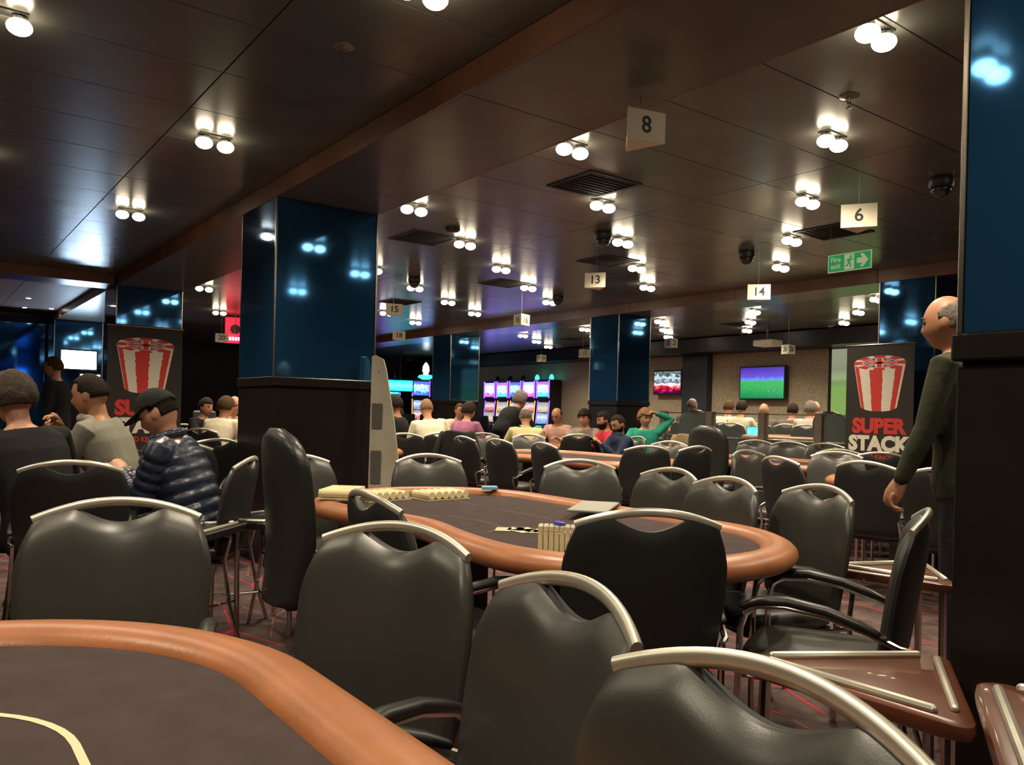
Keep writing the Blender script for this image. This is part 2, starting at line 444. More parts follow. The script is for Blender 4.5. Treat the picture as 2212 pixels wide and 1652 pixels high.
# ---------------------------------------------------------------- vents, domes, sprinklers
def vent(x, y, label, s=.5):
    t = thing('ceiling_vent', label, 'vent', (x, y, CEIL), group='square black ceiling vents')
    h = s / 2
    f = MB()
    f.box(-h, h, -h, -h + .03, -.008, 0); f.box(-h, h, h - .03, h, -.008, 0); f.box(-h, -h + .03, -h + .03, h - .03, -.008, 0); f.box(h - .03, h, -h + .03, h - .03, -.008, 0)
    f.build('frame', VENT, t)
    MB().box(-h + .03, h - .03, -h + .03, h - .03, -.002, 0).build('backing', GAP, t)
    me = MB().box(-h + .03, h - .03, -.004, .004, -.007, -.002).mesh('slat', VENT)
    for k in range(9):
        o = obj('slat', me, t); o.location = (0, -h + .05 + k * (s - .1) / 8, 0)
for x, y, l in [(4.0, 4.43, 'square black ceiling vent below the hanging number 8'), (4.0, 6.9, 'square black ceiling vent right of the big blue pillar'),
             (6.6, 4.1, 'square black ceiling vent behind the hanging number 6'), (6.1, 6.5, 'square black ceiling vent in the middle of the main hall ceiling'),
             (6.2, 8.57, 'square black ceiling vent just this side of the far dark beam'), (6.1, 11.2, 'square black ceiling vent close to the right edge of the big pillar'),
             (11.9, 6.2, 'square black ceiling vent near the lights by the right banner'), (11.9, 9.2, 'square black ceiling vent beside the projector'),
             (11.9, 13.8, 'square black ceiling vent over the slot machines')]:
    vent(x, y, l)
def dome(x, y, label):
    t = thing('camera_dome', label, 'security camera', (x, y, CEIL), group='dome cameras')
    MB().lathe([(.075, 0), (.08, -.02), (.08, -.06), (.07, -.075)], 20).build('housing', BLACKP, t, 'a')
    MB().lathe([(.068, -.07), (.062, -.10), (.045, -.125), (.02, -.138), (.002, -.14)], 20).build('dome_glass', mat('dome_glass', (.02, .02, .02), .05, spec=.8), t, 'all')
for x, y, l in [(6.75, 5.15, 'black dome camera on the ceiling left of the fire exit sign'), (5.66, 2.71, 'black dome camera on the ceiling beside the right pillar'),
             (5.1, 9.0, 'black dome camera above the hanging number 15'), (7.4, 8.9, 'black dome camera between the lights right of number 16'), (5.1, 5.5, 'dome camera beside the twin lights above number 13')]:
    dome(x, y, l)
def sprinkler(x, y, label):
    t = thing('sprinkler', label, 'sprinkler', (x, y, CEIL))
    MB().lathe([(.05, 0), (.05, -.004), (.02, -.012), (.02, -.02)], 18).build('escutcheon', mat('grey_metal', (.25, .23, .2), .4, metal=.6), t, 'a')
    b = MB(); b.tube([(-.012, 0, -.02), (-.014, 0, -.045), (0, 0, -.06)], .003, 6); b.tube([(.012, 0, -.02), (.014, 0, -.045), (0, 0, -.06)], .003, 6)
    b.build('frame', CHROME, t); MB().lathe([(.002, -.058), (.016, -.06), (.016, -.063), (.002, -.064)], 12).build('deflector', CHROME, t)
sprinkler(1.59, 3.53, 'pale sprinkler head on the ceiling at the upper left of the beam')
sprinkler(3.9, 2.35, 'small sprinkler head between the two largest lights at upper right')
t = tag(MB().lathe([(.07, 0), (.07, -.02), (.05, -.035), (.02, -.038)], 20).build('smoke_detector', BLACKP, None, 'a'), 'round dark smoke detector beside the left square vent', 'smoke detector'); t.location = (3.99, 6.35, CEIL)
# projector
t = thing('projector', 'white projector hanging from the ceiling before the beige wall', 'projector', (12.4, 8.95, 2.52))
MB().box(-.17, .17, -.2, .2, 0, .11, bev=.015).build('body', SIGNW, t)
MB().tube([(0, 0, .11), (0, 0, .38)], .02).build('mount_pole', BLACKP, t)
MB().lathe([(.04, 0), (.045, .02), (.04, .03)], 14, (.0, 0, 0)).build('lens', BLACKP, t).location = (.1, 0, .03)

# ---------------------------------------------------------------- hanging table numbers
def number_sign(x, y, z, rz, n, label):
    t = thing('table_number_sign', label, 'sign', (x, y, z), rz, group='hanging table numbers')
    s = .215; h = .148; r = s / math.sqrt(3)
    poly = [(r * math.cos(R(90 + 120 * k)), r * math.sin(R(90 + 120 * k))) for k in range(3)]
    MB().prism(poly, 0, h).build('body', SIGNW, t)
    d = r / 2
    for k in range(3):
        a = R(-90 + 120 * k)        # outward normal of a face
        M = Matrix.Rotation(a + PI / 2, 4, 'Z') @ Matrix.Translation((0, -d - .0008, h / 2)) @ Matrix.Rotation(PI / 2, 4, 'X')
        text_mesh(n, .115, INK, 'number', t, M, bold=.0015)
    MB().tube([(0, 0, h), (0, 0, CEIL - z)], .0018, 5).build('wire', WIRE, t)
def vdir(x, y): return math.atan2(y, x) - PI / 2          # turns face 0 towards the camera
SIGNPOS = {'8': 'largest, near the top middle', '6': 'above the green exit sign', '14': 'left of and below the green exit sign', '13': 'in the middle of the hall', '15': 'near the big pillar', '16': 'two faces showing, above the purple glow',
           '18': 'below the one beside the big pillar', '20': 'beside the red lit sign', '25': 'low beside a blue pillar', '26': 'above the football television', '19': 'tiny, over the slot machines', '17': 'half hidden by the blue pillar'}
for n, x, y, z, off in [('8', 2.84, 2.82, 2.535, 32), ('6', 4.87, 2.85, 2.44, 2), ('14', 6.62, 4.9, 2.36, 5), ('13', 5.56, 6.08, 2.49, -14), ('15', 5.0, 9.35, 2.43, 10),
                   ('16', 6.45, 8.5, 2.36, 58), ('18', 6.55, 12.05, 2.38, 8), ('20', 4.27, 14.2, 2.30, 6), ('25', 9.9, 9.0, 2.33, 60), ('26', 11.5, 7.9, 2.28, 62), ('19', 11.2, 14.0, 2.36, 55), ('17', 10.3, 11.6, 2.3, 40)]:
    number_sign(x, y, z, vdir(x, y) + R(off), n, 'white three-sided hanging sign with the number %s, %s' % (n, SIGNPOS[n]))

# fire exit sign
GREEN = mat('exit_green', (.01, .30, .10), .5, emit=(.02, .5, .16), es=.35)
GLOWY = mat('exit_cream', (.75, .78, .5), .5, emit=(.8, .85, .5), es=.25)
t = thing('fire_exit_sign', 'green fire exit sign with running figure and arrow on two wires', 'sign', (6.42, 3.83, 2.49), -PI / 2)
MB().box(-.2, .2, -.004, .004, 0, .155).build('board', GLOWY, t)
MB().box(-.193, .193, -.0046, -.004, .007, .148).build('panel', GREEN, t)
def flatM(x, z, y=-.0052): return Matrix.Translation((x, y, z)) @ Matrix.Rotation(PI / 2, 4, 'X')
text_mesh('Fire', .062, GLOWY, 'lettering', t, flatM(-.125, .108), bold=.001, ex=.0003)
text_mesh('exit', .062, GLOWY, 'lettering', t, flatM(-.125, .052), bold=.001, ex=.0003)
b = MB(); b.prism([(.07, -.022), (.12, -.022), (.098, -.055), (.128, -.055), (.172, 0), (.128, .055), (.098, .055), (.12, .022), (.07, .022)], 0, .0006)
me = b.mesh('arrow', GLOWY); me.transform(flatM(0, .078, -.0047)); obj('arrow', me, t)
b = MB(); b.box(-.045, .045, -.065, .065, 0, .0004)
me = b.mesh('figure_field', GLOWY); me.transform(flatM(0.0, .078, -.0047)); obj('figure_field', me, t)
b = MB(); b.ell((.016, .042, .0006), (.011, .011, .0003), 12, 4)
for pts, r in [([(.012, .028), (-.006, -.006)], .011), ([(.012, .024), (.032, .012), (.036, .028)], .005), ([(.008, .024), (-.016, .022), (-.026, .006)], .005),
               ([(-.006, -.006), (.016, -.022), (.012, -.05)], .0065), ([(-.006, -.006), (-.014, -.03), (-.036, -.034)], .0065)]:
    b.tube([(x, y, .0007) for x, y in pts], r, 8, flat=.05)
me = b.mesh('running_figure', GREEN); me.transform(flatM(0.0, .078, -.0052)); obj('running_figure', me, t)
for sx in (-.18, .18): MB().tube([(sx, 0, .155), (sx, 0, CEIL - 2.49)], .0018, 5).build('wire', WIRE, t)

# ================================================================ POKER TABLES
def outline(hw, hl, notch, off, n=112):
    """stadium with its long axis on Y, pinched on the -X side for the dealer; off shifts inwards"""
    pts = []
    r = hw; st = hl - hw
    per = 2 * PI * r + 4 * st
    for k in range(n):
        s = per * k / n
        if s < 2 * st: p = Vector((r, -st + s)); nn = Vector((1, 0))
        elif s < 2 * st + PI * r:
            a = (s - 2 * st) / r; nn = Vector((math.cos(a), math.sin(a))); p = Vector((0, st)) + nn * r
        elif s < 4 * st + PI * r:
            u = s - 2 * st - PI * r; p = Vector((-r, st - u)); nn = Vector((-1, 0))
        else:
            a = PI + (s - 4 * st - PI * r) / r; nn = Vector((math.cos(a), math.sin(a))); p = Vector((0, -st)) + nn * r
        p = p - nn * off
        if notch and p.x < 0: p.x += notch * math.exp(-(p.y / .36) ** 2)
        pts.append(p)
    return pts
TZ = .76
def make_table(notch):
    t = thing('poker_table', 'x', 'table')
    hw, hl = .66, 1.30
    rs = []
    prof = []
    for k in range(16):
        a = 2 * PI * k / 16
        o_ = .072 - .072 * math.cos(a) * (1 if math.cos(a) > 0 else .9); z_ = TZ - .047 + .047 * math.sin(a) * (1 if math.sin(a) > 0 else .9)
        prof.append((o_, z_))
    loops = [outline(hw, hl, notch, o_) for o_, z_ in prof]
    n = len(loops[0])
    rings = [[(loops[j][i].x, loops[j][i].y, prof[j][1]) for j in range(16)] for i in range(n)]
    MB().rings(rings, closed=True).build('rail', TRAIL, t, 'all')
    inner = outline(hw, hl, notch, .12)
    MB().prism([tuple(p) for p in inner], TZ - .06, TZ - .032).build('felt', FELT, t)
    ap = outline(hw, hl, notch, .10)
    MB().prism([tuple(p) for p in ap], TZ - .10, TZ - .06).build('apron', APRON, t)
    # oval betting line, dealer box and card boxes drawn on the cloth
    def strip(pts, wd, name, m, closed=True):
        pts = [Vector(p) for p in pts]; L = len(pts); b = MB(); lo = []; hi = []
        for i in range(L):
            tg = (pts[(i + 1) % L] - pts[i - 1]) if closed else (pts[min(i + 1, L - 1)] - pts[max(0, i - 1)])
            tg.normalize(); nn = Vector((-tg.y, tg.x)) * wd / 2
            lo.append((*(pts[i] - nn), TZ - .0312)); hi.append((*(pts[i] + nn), TZ - .0312))
        b.add(lo + hi, [(i, (i + 1) % L, L + (i + 1) % L, L + i) for i in range(L if closed else L - 1)])
        return b.build(name, m, t)
    t['strip'] = 0; del t['strip']
    for sx, sy, ln in [(.12, -.55, 1), (.12, .1, 1), (.12, .7, 1)]:
        strip([(sx, sy - .2), (sx + .012, sy), (sx, sy + .2)], .005, 'cloth_marking', FAINT, False)
    strip([(-.36, -.28), (-.22, -.2), (-.2, 0), (-.22, .2), (-.36, .28)], .005, 'dealer_box_line', FAINT, False)
    for sy in (-.62, .62):
        b = MB(); b.box(-.22, .22, sy - .1, sy + .1, .04, TZ - .10, bev=.008); b.build('pedestal', APRON, t)
        MB().box(-.36, .36, sy - .16, sy + .16, 0, .04, bev=.006).build('foot', APRON, t)
    return t, strip
tproto, _ = make_table(.10)
def place_table(x, y, rz, label, z=0.0):
    o = tproto if not place_table.used else copy_tree(tproto)
    place_table.used = True
    o.location = (x, y, z); o.rotation_euler = (0, 0, rz)
    return tag(o, label, 'table', 'poker tables')
place_table.used = False
place_table(2.19, 2.88, 0, 'oval poker table in the middle with an orange padded rail and card decks')
place_table(6.35, 2.55, 0, 'poker table with an orange rail peeping between dark chairs at right')
place_table(5.88, 6.66, 0, 'poker table beyond the middle one, below the hanging number 13')
place_table(7.55, 5.55, 0, 'poker table in front of the glass balustrade')
place_table(7.33, 10.05, 0, 'poker table where people play before the slot machines')
place_table(5.0, 11.4, 0, 'poker table at which the man in the dark track top sits')
place_table(3.95, 9.1, 0, 'poker table left of the big blue pillar, far off')
place_table(-.62, 5.95, 0, 'poker table cut off by the left edge beside the man in the grey hoodie')
place_table(10.75, 6.75, 0, 'poker table on the raised area right behind the balustrade', z=.2)
place_table(12.95, 10.9, 0, 'poker table on the raised area under the football screen', z=.2)
# near table: no pinch in view, long oval line
nt_, strip2 = make_table(0)
nt_.location = (-.07, .70, 0); tag(nt_, 'poker table in the foreground with orange rail and cream betting line', 'table', 'poker tables')
strip2([Vector((p.x, p.y)) for p in outline(.26, .80, 0, 0)], .012, 'betting_line', LINEM)

# ================================================================ CHAIRS
def rail_z(x): return .925 - .043 * (abs(x) / .205) ** 2.0
def back_y(z): return -.225 - .16 * max(0, z - .42)
def curve_y(x): return .035 * (abs(x) / .205) ** 2
def make_chair():
    t = thing('armchair', 'x', 'chair')
    # upholstered back with a hand hole under the rail
    nu, nv = 34, 22
    def top(x):
        z = rail_z(x) - .006
        if abs(x) < .115: z -= .052 * (math.cos(x / .115 * PI / 2)) ** 1.1
        e = max(0, abs(x) - .20)
        return z - e * e * 28
    fr = []; bk = []
    for j in range(nv + 1):
        v = j / nv
        rowf = []; rowb = []
        for i in range(nu + 1):
            u = -1 + 2 * i / nu
            hwid = .215 + .03 * math.sin(min(1, v * 1.3) * PI / 2)
            corner = max(0, v - .86) / .14; hwid -= .035 * corner ** 2.2
            low = max(0, .12 - v) / .12; hwid -= .05 * low ** 2
            x = u * hwid
            z = .43 + v * (top(x) - .43)
            edge = (1 - abs(u) ** 5) * (1 - (2 * v - 1) ** 6 if v > .5 else 1 - (1 - 2 * v) ** 8)
            puff = .028 * max(0, edge) ** .55 + .008 * (1 - u * u) * math.sin(PI * v)
            y0 = back_y(z) + curve_y(x)
            rowf.append((x, y0 + .012 + puff, z)); rowb.append((x, y0 - .010 - .012 * max(0, edge) ** .5, z))
        fr.append(rowf); bk.append(rowb)
    def sheet(b, g):
        vs = [p for r in g for p in r]; w_ = nu + 1
        b.add(vs, [(j * w_ + i, j * w_ + i + 1, (j + 1) * w_ + i + 1, (j + 1) * w_ + i) for j in range(nv) for i in range(nu)])
    b = MB(); sheet(b, fr)
    per = lambda g: [g[0][i] for i in range(nu)] + [g[j][nu] for j in range(nv)] + [g[nv][i] for i in range(nu, 0, -1)] + [g[j][0] for j in range(nv, 0, -1)]
    mid = [((a[0] + c[0]) / 2 * 1.006, (a[1] + c[1]) / 2, (a[2] + c[2]) / 2) for a, c in zip(per(fr), per(bk))]
    pf_, pb = per(fr), per(bk); L = len(mid)
    b.add(pf_ + mid, [(i, (i + 1) % L, L + (i + 1) % L, L + i) for i in range(L)])
    bo = b.build('backrest', LEATHER, t, 'all')
    b = MB(); sheet(b, bk); b.add(pb + mid, [(i, (i + 1) % L, L + (i + 1) % L, L + i) for i in range(L)])
    b.build('back_shell', SHELL, bo, 'all')
    pts = [(x, back_y(rail_z(x)) + curve_y(x), rail_z(x)) for x in [-.212 + .424 * k / 20 for k in range(21)]]
    MB().tube(pts, .0095, 12, flat=1.38).build('top_rail', RAILM, t, 'a')
    # seat
    rs = []
    for z, e in [(.40, .02), (.415, 0), (.445, 0), (.462, .012), (.468, .05), (.472, .13)]:
        r_ = []
        for k in range(32):
            a = 2 * PI * k / 32; ca, sa = math.cos(a), math.sin(a)
            sx = (abs(ca) ** .45) * (1 if ca >= 0 else -1); sy = (abs(sa) ** .45) * (1 if sa >= 0 else -1)
            r_.append((sx * (.225 - e), sy * (.225 - e) + .01, z))
        rs.append(r_)
    MB().rings(rs).build('seat', LEATHER, t, 'all')
    MB().box(-.2, .2, -.19, .2, .385, .40).build('seat_pan', SHELL, t)
    for s in (-1, 1):
        x = .252 * s
        arm = [(x, .21, 0), (x, .215, .3), (x, .21, .55), (x, .195, .60), (x, .16, .625), (x, .08, .632), (x, -.04, .618), (x, -.15, .585), (x * .97, -.235, .548), (x * .9, -.262, .54)]
        MB().tube(arm, .0105, 8).build('arm_frame', CHROME, t, 'a')
        pad = [(x, .20, .622), (x, .15, .642), (x, .07, .648), (x, -.04, .634), (x, -.13, .606), (x, -.175, .588)]
        MB().tube(pad, [.016, .021, .022, .021, .019, .014], 10, flat=.7, round_ends=True).build('armrest', PADM, t, 'all')
        MB().tube([(x * .9, -.262, .54), (x * .93, -.235, .42), (x, -.27, .2), (x * 1.02, -.33, 0)], .0105, 8).build('leg', CHROME, t, 'a')
        MB().tube([(x * .93, .205, .40), (x * .93, -.235, .40)], .009, 6).build('side_bar', CHROME, t)
    return t
cproto = make_chair()
cused = [False]
def chair(x, y, deg, label, z=0.0):
    o = cproto if not cused[0] else copy_tree(cproto)
    cused[0] = True
    o.location = (x, y, z); o.rotation_euler = (0, 0, R(deg) - PI / 2)
    return tag(o, label, 'chair', 'black leather armchairs with champagne top rails')
CHAIRS = [
 (.38, 2.19, 251, 'black armchair facing the camera beyond the near table at left'),
 (.66, 1.56, 203, 'black armchair at the bend of the near orange rail, left of centre'),
 (.585, 1.035, 170, 'black armchair beside the near table, second from the bottom edge'),
 (.46, .54, 178, 'nearest black armchair, cut off by the bottom edge of the photo'),
 (1.88, 1.86, 55, 'dark chair back in front of the card decks on the middle table'),
 (1.50, 2.40, 356, 'small tilted chair back with bright rail right beside the dealer chair'),
 (1.84, 4.17, 283, 'grey-lit armchair half hidden behind the tall dealer chair'),
 (2.52, 4.05, 258, 'grey-lit armchair beyond the middle table, in front of the off-white board'),
 (3.04, 3.36, 238, 'grey-lit armchair behind the grey plate on the middle table'),
 (2.90, 2.90, 174, 'grey-lit armchair overlapped by another at the right side of the middle table'),
 (2.70, 2.40, 169, 'grey-lit armchair in front of another at the right side of the middle table'),
 (2.76, 2.00, 162, 'grey-lit armchair just beyond the right end of the middle table'),
 (5.49, 2.97, 3, 'dark chair back with bright rail right of the small orange table corner'),
 (5.33, 2.45, 20, 'dark chair back next to the blurred standing man'),
 (2.40, 1.50, 116, 'armchair in side view with both armrests showing, left of the right pillar'),
 (5.74, 4.05, 268, 'grey-lit armchair behind a tilted dark chair back at right'),
 (5.34, 3.46, 342, 'tilted dark chair back left of the small orange table corner'),
 (6.28, 3.80, 215, 'grey-lit armchair below the lower left corner of the right banner'),
 (6.90, 4.10, 225, 'armchair whose rail shows just above the one below the right banner'),
 (8.5, 6.29, 215, 'far armchair facing us before the balustrade, leftmost of three'),
 (8.5, 5.80, 215, 'far armchair facing us before the balustrade, middle of three'),
 (8.5, 5.30, 215, 'far armchair facing us before the balustrade, rightmost of three'),
 (5.56, 5.44, 62, 'dark chair back at the near end of the table below number 13, left one'),
 (5.98, 5.34, 85, 'dark chair back at the near end of the table below number 13, right one'),
 (6.46, 6.0, 200, 'grey-lit armchair behind the two dark backs at the table below number 13'),
 (5.20, 7.5, 0, 'dark chair back beside the chair with the hanging jacket'),
 (5.12, 6.75, 4, 'dark chair back in the middle of three along the far table'),
 (5.06, 5.90, 356, 'dark chair back nearest to us of three along the far table'),
 (5.85, 8.5, 230, 'grey-lit armchair in front of the man in the purple shirt'),
 (6.24, 7.95, 240, 'grey-lit armchair in front of the man in the cream shirt'),
 (7.62, 8.72, 60, 'dark chair back in front of the woman in the grey jacket'),
 (4.85, 8.69, 60, 'dark chair back right of the off-white leaning board'),
 (.66, 4.46, 76, 'dark chair with bright rail under the man at the left edge'),
 (1.98, 7.0, 95, 'dark chair back left of the big pillar, beyond the man in the cap'),
 (1.70, 6.3, 60, 'dark chair behind the shoulder of the man in the cap'),
 (7.2, 4.0, 40, 'dim armchair at the foot of the right banner'),
]
for x, y, d, l in CHAIRS: chair(x, y, d, l)

# ---------------------------------------------------------------- tall dealer chairs
DLEATH = mat('dealer_leather', (.022, .022, .021), .33, var=.15, vscale=6, bump=.1, bscale=120)
def dealer_chair(x, y, deg, label, z=0.0):
    if dealer_chair.p: 
        t = copy_tree(dealer_chair.p)
    else:
        t = thing('dealer_chair', label, 'chair'); dealer_chair.p = t
        rs = []
        N = 20
        for k in range(N + 1):
            v = k / N; z_ = .46 + v * .66
            y_ = -.25 - .035 * v + .03 * math.sin(v * PI * 1.1) * (1 - v)
            w_ = .15 + .07 * math.sin(min(1, v * 1.6) * PI / 2) - .0 ; 
            if v > .72: w_ *= math.sqrt(max(.02, 1 - ((v - .72) / .29) ** 2.4))
            th = .062 * (1 - .35 * v); 
            if v > .9: th *= math.sqrt(max(.05, 1 - ((v - .9) / .11) ** 2))
            th *= 1 + (.07 * abs(math.sin(v * 22)) if v < .4 else 0)
            r_ = []
            for i in range(36):
                a = 2 * PI * i / 36; ca, sa = math.cos(a), math.sin(a)
                xx = w_ * (abs(ca) ** .7) * (1 if ca > 0 else -1); yy = th * (abs(sa) ** .7) * (1 if sa > 0 else -1)
                rim = 1 + .05 * max(0, math.cos(a * 2 - .35) ** 24) if v > .1 else 1
                r_.append((xx * rim, y_ + yy * rim + .04 * (xx / .22) ** 2, z_))
            rs.append(r_)
        MB().rings(rs).build('backrest', DLEATH, t, 'all')
        rs = []
        for z_, e in [(.44, .03), (.455, 0), (.50, 0), (.525, .02), (.532, .08)]:
            r_ = []
            for k in range(28):
                a = 2 * PI * k / 28; ca, sa = math.cos(a), math.sin(a)
                r_.append(((abs(ca) ** .55) * (1 if ca >= 0 else -1) * (.24 - e), (abs(sa) ** .55) * (1 if sa >= 0 else -1) * (.23 - e), z_))
            rs.append(r_)
        MB().rings(rs).build('seat', DLEATH, t, 'all')
        MB().tube([(0, -.05, .43), (0, -.22, .43), (0, -.30, .52)], .018, 8).build('back_bracket', BLACKP, t)
        MB().lathe([(.028, .08), (.028, .25), (.02, .25), (.02, .44)], 14).build('gas_column', BLACKP, t, 'a')
        for k in range(5):
            a = R(90 + 72 * k)
            b = MB(); b.tube([(0, 0, .10), (.27 * math.cos(a), .27 * math.sin(a), .07)], [.022, .014], 8)
            o = b.build('base_spoke', CHROME, t, 'a')
            c_ = (.275 * math.cos(a), .275 * math.sin(a), .028)
            M = Matrix.Rotation(a, 3, 'Z').to_4x4()
            MB().ell(c_, (.028, .018, .028), 12, 8, M).build('caster', BLACKP, o, 'all')
        MB().tube([(.06, .02, .42), (.27, .02, .42)], .007, 6).build('lever', CHROME, t)
    t.location = (x, y, z); t.rotation_euler = (0, 0, R(deg) - PI / 2)
    return tag(t, label, 'chair', 'tall black dealer chairs')
dealer_chair.p = None
dealer_chair(1.40, 2.98, -4, 'tall black padded dealer chair in front of the big blue pillar')
dealer_chair(6.78, 5.45, 8, 'tall black dealer chair at the table before the balustrade')
dealer_chair(9.45, 8.2, 60, 'tall black dealer chair beside the pillar behind the red jacket man', z=.2)
dealer_chair(9.7, 5.9, 10, 'tall black dealer chair behind the balustrade near the right banner', z=.2)

# ================================================================ SIDE TABLES
def side_table(pts, z, label, top=RWOOD):
    cx_ = sum(p[0] for p in pts) / 3; cy_ = sum(p[1] for p in pts) / 3
    t = thing('side_table', label, 'table', (cx_, cy_, 0), group='triangular drinks tables')
    P = [Vector((p[0] - cx_, p[1] - cy_)) for p in pts]
    def rounded(P, r, inset=0.0):
        out = []
        c = Vector((0, 0))
        Q = [p - p.normalized() * inset * 2 for p in P]
        for i in range(3):
            a, b, d = Q[i - 1], Q[i], Q[(i + 1) % 3]
            u = (a - b).normalized(); v = (d - b).normalized()
            p0 = b + u * r; p1 = b + v * r
            for k in range(6):
                s = k / 5; out.append(tuple((p0 * (1 - s) ** 2) + b * 2 * s * (1 - s) + p1 * s * s))
        return out
    rs = []
    for ins, zz in [(.012, z - .04), (.002, z - .034), (0, z - .02), (.002, z - .006), (.010, z)]:
        rs.append([(x, y, zz) for x, y in rounded(P, .07, ins)])
    MB().rings(rs).build('top', top, t, 'a')
    for i in range(3):
        a, b = P[i] * .80, P[(i + 1) % 3] * .80
        d = (b - a); a2 = a + d * .10; b2 = b - d * .10
        MB().tube([(a2.x, a2.y, z + .006), (b2.x, b2.y, z + .006)], .009, 8, round_ends=True).build('edge_strip', RAILM, t, 'a')
    for p in P:
        q_ = p * .72
        MB().tube([(q_.x, q_.y, z - .04), (q_.x * 1.05, q_.y * 1.05, 0)], .014, 8).build('leg', CHROME, t, 'a')
    MB().tube([(P[0].x * .74, P[0].y * .74, .2), (0, 0, .2), (P[1].x * .74, P[1].y * .74, .2)], .007, 6).build('brace', CHROME, t)
    return t
side_table([(1.62, 1.27), (2.12, .97), (1.63, .68)], .62, 'triangular red-wood drinks table in front of the right pillar')
side_table([(2.93, 1.86), (3.42, 1.66), (3.02, 1.34)], .62, 'triangular drinks table behind the side-view armchair')
side_table([(1.07, .41), (1.58, .68), (1.58, .14)], .74, 'red-wood drinks table cut off at the lower right corner')
side_table([(1.62, 3.95), (1.2, 4.35), (1.75, 4.6)], .60, 'dark drinks table behind the tall dealer chair', top=DWOOD)
side_table([(1.0, 3.75), (1.45, 4.2), (.85, 4.2)], .60, 'dark drinks table between the left chair and the dealer chair', top=DWOOD)

# ================================================================ THINGS ON THE MIDDLE TABLE
CARDW = mat('card_box_cream', (.66, .58, .34), .3, var=.08, vscale=40)
BOXC = mat('card_box_clear', (.75, .7, .5), .15, alpha=.55)
TX, TY = 2.19, 2.88
for k in range(11):
    x, y = 1.745 + .0185 * k * .75, 2.16 - .0185 * k * .66
    t = thing('card_deck', 'cream card deck standing behind the dark chair back, %s from the left' % (ORD + ['tenth', 'eleventh'])[k], 'card deck', (x, y, TZ - .0315), R(-41), group='card decks in a row on the middle table')
    MB().box(-.0078, .0078, -.032, .032, 0, .089, bev=.002).build('cards', CARDW, t)
    MB().box(-.0083, .0083, -.033, .033, .07, .0905, bev=.002).build('box_lid', BOXC, t)
def card(x, y, rz, z=TZ - .0315, g='loose playing cards', l='loose cream card flat on the middle table, one of the scattered group', s=1.0):
    o = tag(MB().box(-.0315 * s, .0315 * s, -.044 * s, .044 * s, 0, .004, bev=.001).build('playing_card', CARDW), l, 'card', g)
    o.location = (x, y, z); o.rotation_euler = (0, 0, R(rz))
for k in range(9):
    card(1.93 + .035 * (k % 3) + random.uniform(-.02, .02) + .05 * (k // 3), 2.62 - .07 * (k // 3) - .02 * (k % 3), random.uniform(-60, 60))
# chip trays and cream piles at the far left end
CHIPC = mat('chip_cream', (.72, .62, .36), .4, var=.1, vscale=60)
def chip_tray(x, y, rz, label, n=6, rows=4):
    t = thing('chip_tray', label, 'chip tray', (x, y, TZ - .0315), R(rz), group='cream chip trays on the middle table')
    L = n * .044
    MB().box(-L / 2 - .006, L / 2 + .006, -.09, .09, 0, .006, bev=.001).build('tray', BOXC, t)
    me = MB().tube([(0, -.083, .027), (0, .083, .027)], .020, 12).mesh('chip_roll', CHIPC)
    for i in range(n):
        o = obj('chip_roll', me, t); o.location = (-L / 2 + .022 + i * .044, 0, 0)
    return t
chip_tray(1.98, 3.80, 10, 'cream chip tray at the far left end of the middle table')
chip_tray(2.30, 3.72, 4, 'cream chip tray beside the far rail of the middle table')
t3 = chip_tray(1.72, 3.70, 50, 'cream chip tray on the left rail corner of the middle table'); t3.location.z = TZ + .004
t = thing('grey_plate', 'flat grey table insert resting on the right rail of the middle table', 'board', (2.58, 2.80, TZ + .003), R(38))
MB().box(-.2, .2, -.09, .09, 0, .012, bev=.003).build('plate', mat('plate_grey', (.30, .30, .25), .45), t)
for sx in (-.17, .17): MB().ell((sx, -.095, .004), (.008, .008, .006)).build('foot', CHROME, t)
o = tag(MB().box(-.045, .045, -.03, .03, 0, .018, bev=.003).build('card_box', mat('pale_blue_box', (.18, .42, .62), .5)), 'small pale blue box on the far rail of the middle table', 'box'); o.location = (2.66, 3.77, TZ + .001); o.rotation_euler.z = R(-30)
o = tag(MB().box(-.012, .012, -.02, .02, 0, .012, bev=.002).build('dealer_button', mat('blue_button', (.05, .04, .5), .4)), 'tiny blue marker on the card decks', 'marker'); o.location = (1.79, 2.115, TZ + .0595)

# off-white tapered board leaning beside the pillar
BOARD = mat('board_offwhite', (.40, .37, .29), .7, var=.12, vscale=5)
t = thing('leaning_board', 'tall off-white tapered board standing against the big blue pillar', 'board', (2.93, 5.70, 0), R(-37))
b = MB(); vs = []
poly = [(-.06, 0), (.235, 0), (.205, .55), (.13, 1.1), (.055, 1.52), (.03, 1.60), (-.03, 1.63), (-.06, 1.62)]
for y in (-.02, .02):
    vs += [(x, y + z * .03, z) for x, z in poly]
n = len(poly)
b.add(vs, [tuple(range(n)), tuple(range(2 * n - 1, n - 1, -1))] + [(i, (i + 1) % n, n + (i + 1) % n, n + i) for i in range(n)])
b.build('board', BOARD, t)
for zz, hh in [(1.05, .20), (.62, .26)]:
    b = MB(); b.box(-.045, .035, -.026, -.021, 0, hh, Matrix.Translation((0, zz * .03, zz)), bev=.002); b.build('dark_slot', mat('slot_grey', (.09, .085, .075), .7), t)
for zz in (1.5, .3): MB().ell((.0, -.022 + zz * .03, zz), (.006, .004, .006)).build('screw', CHROME, t)

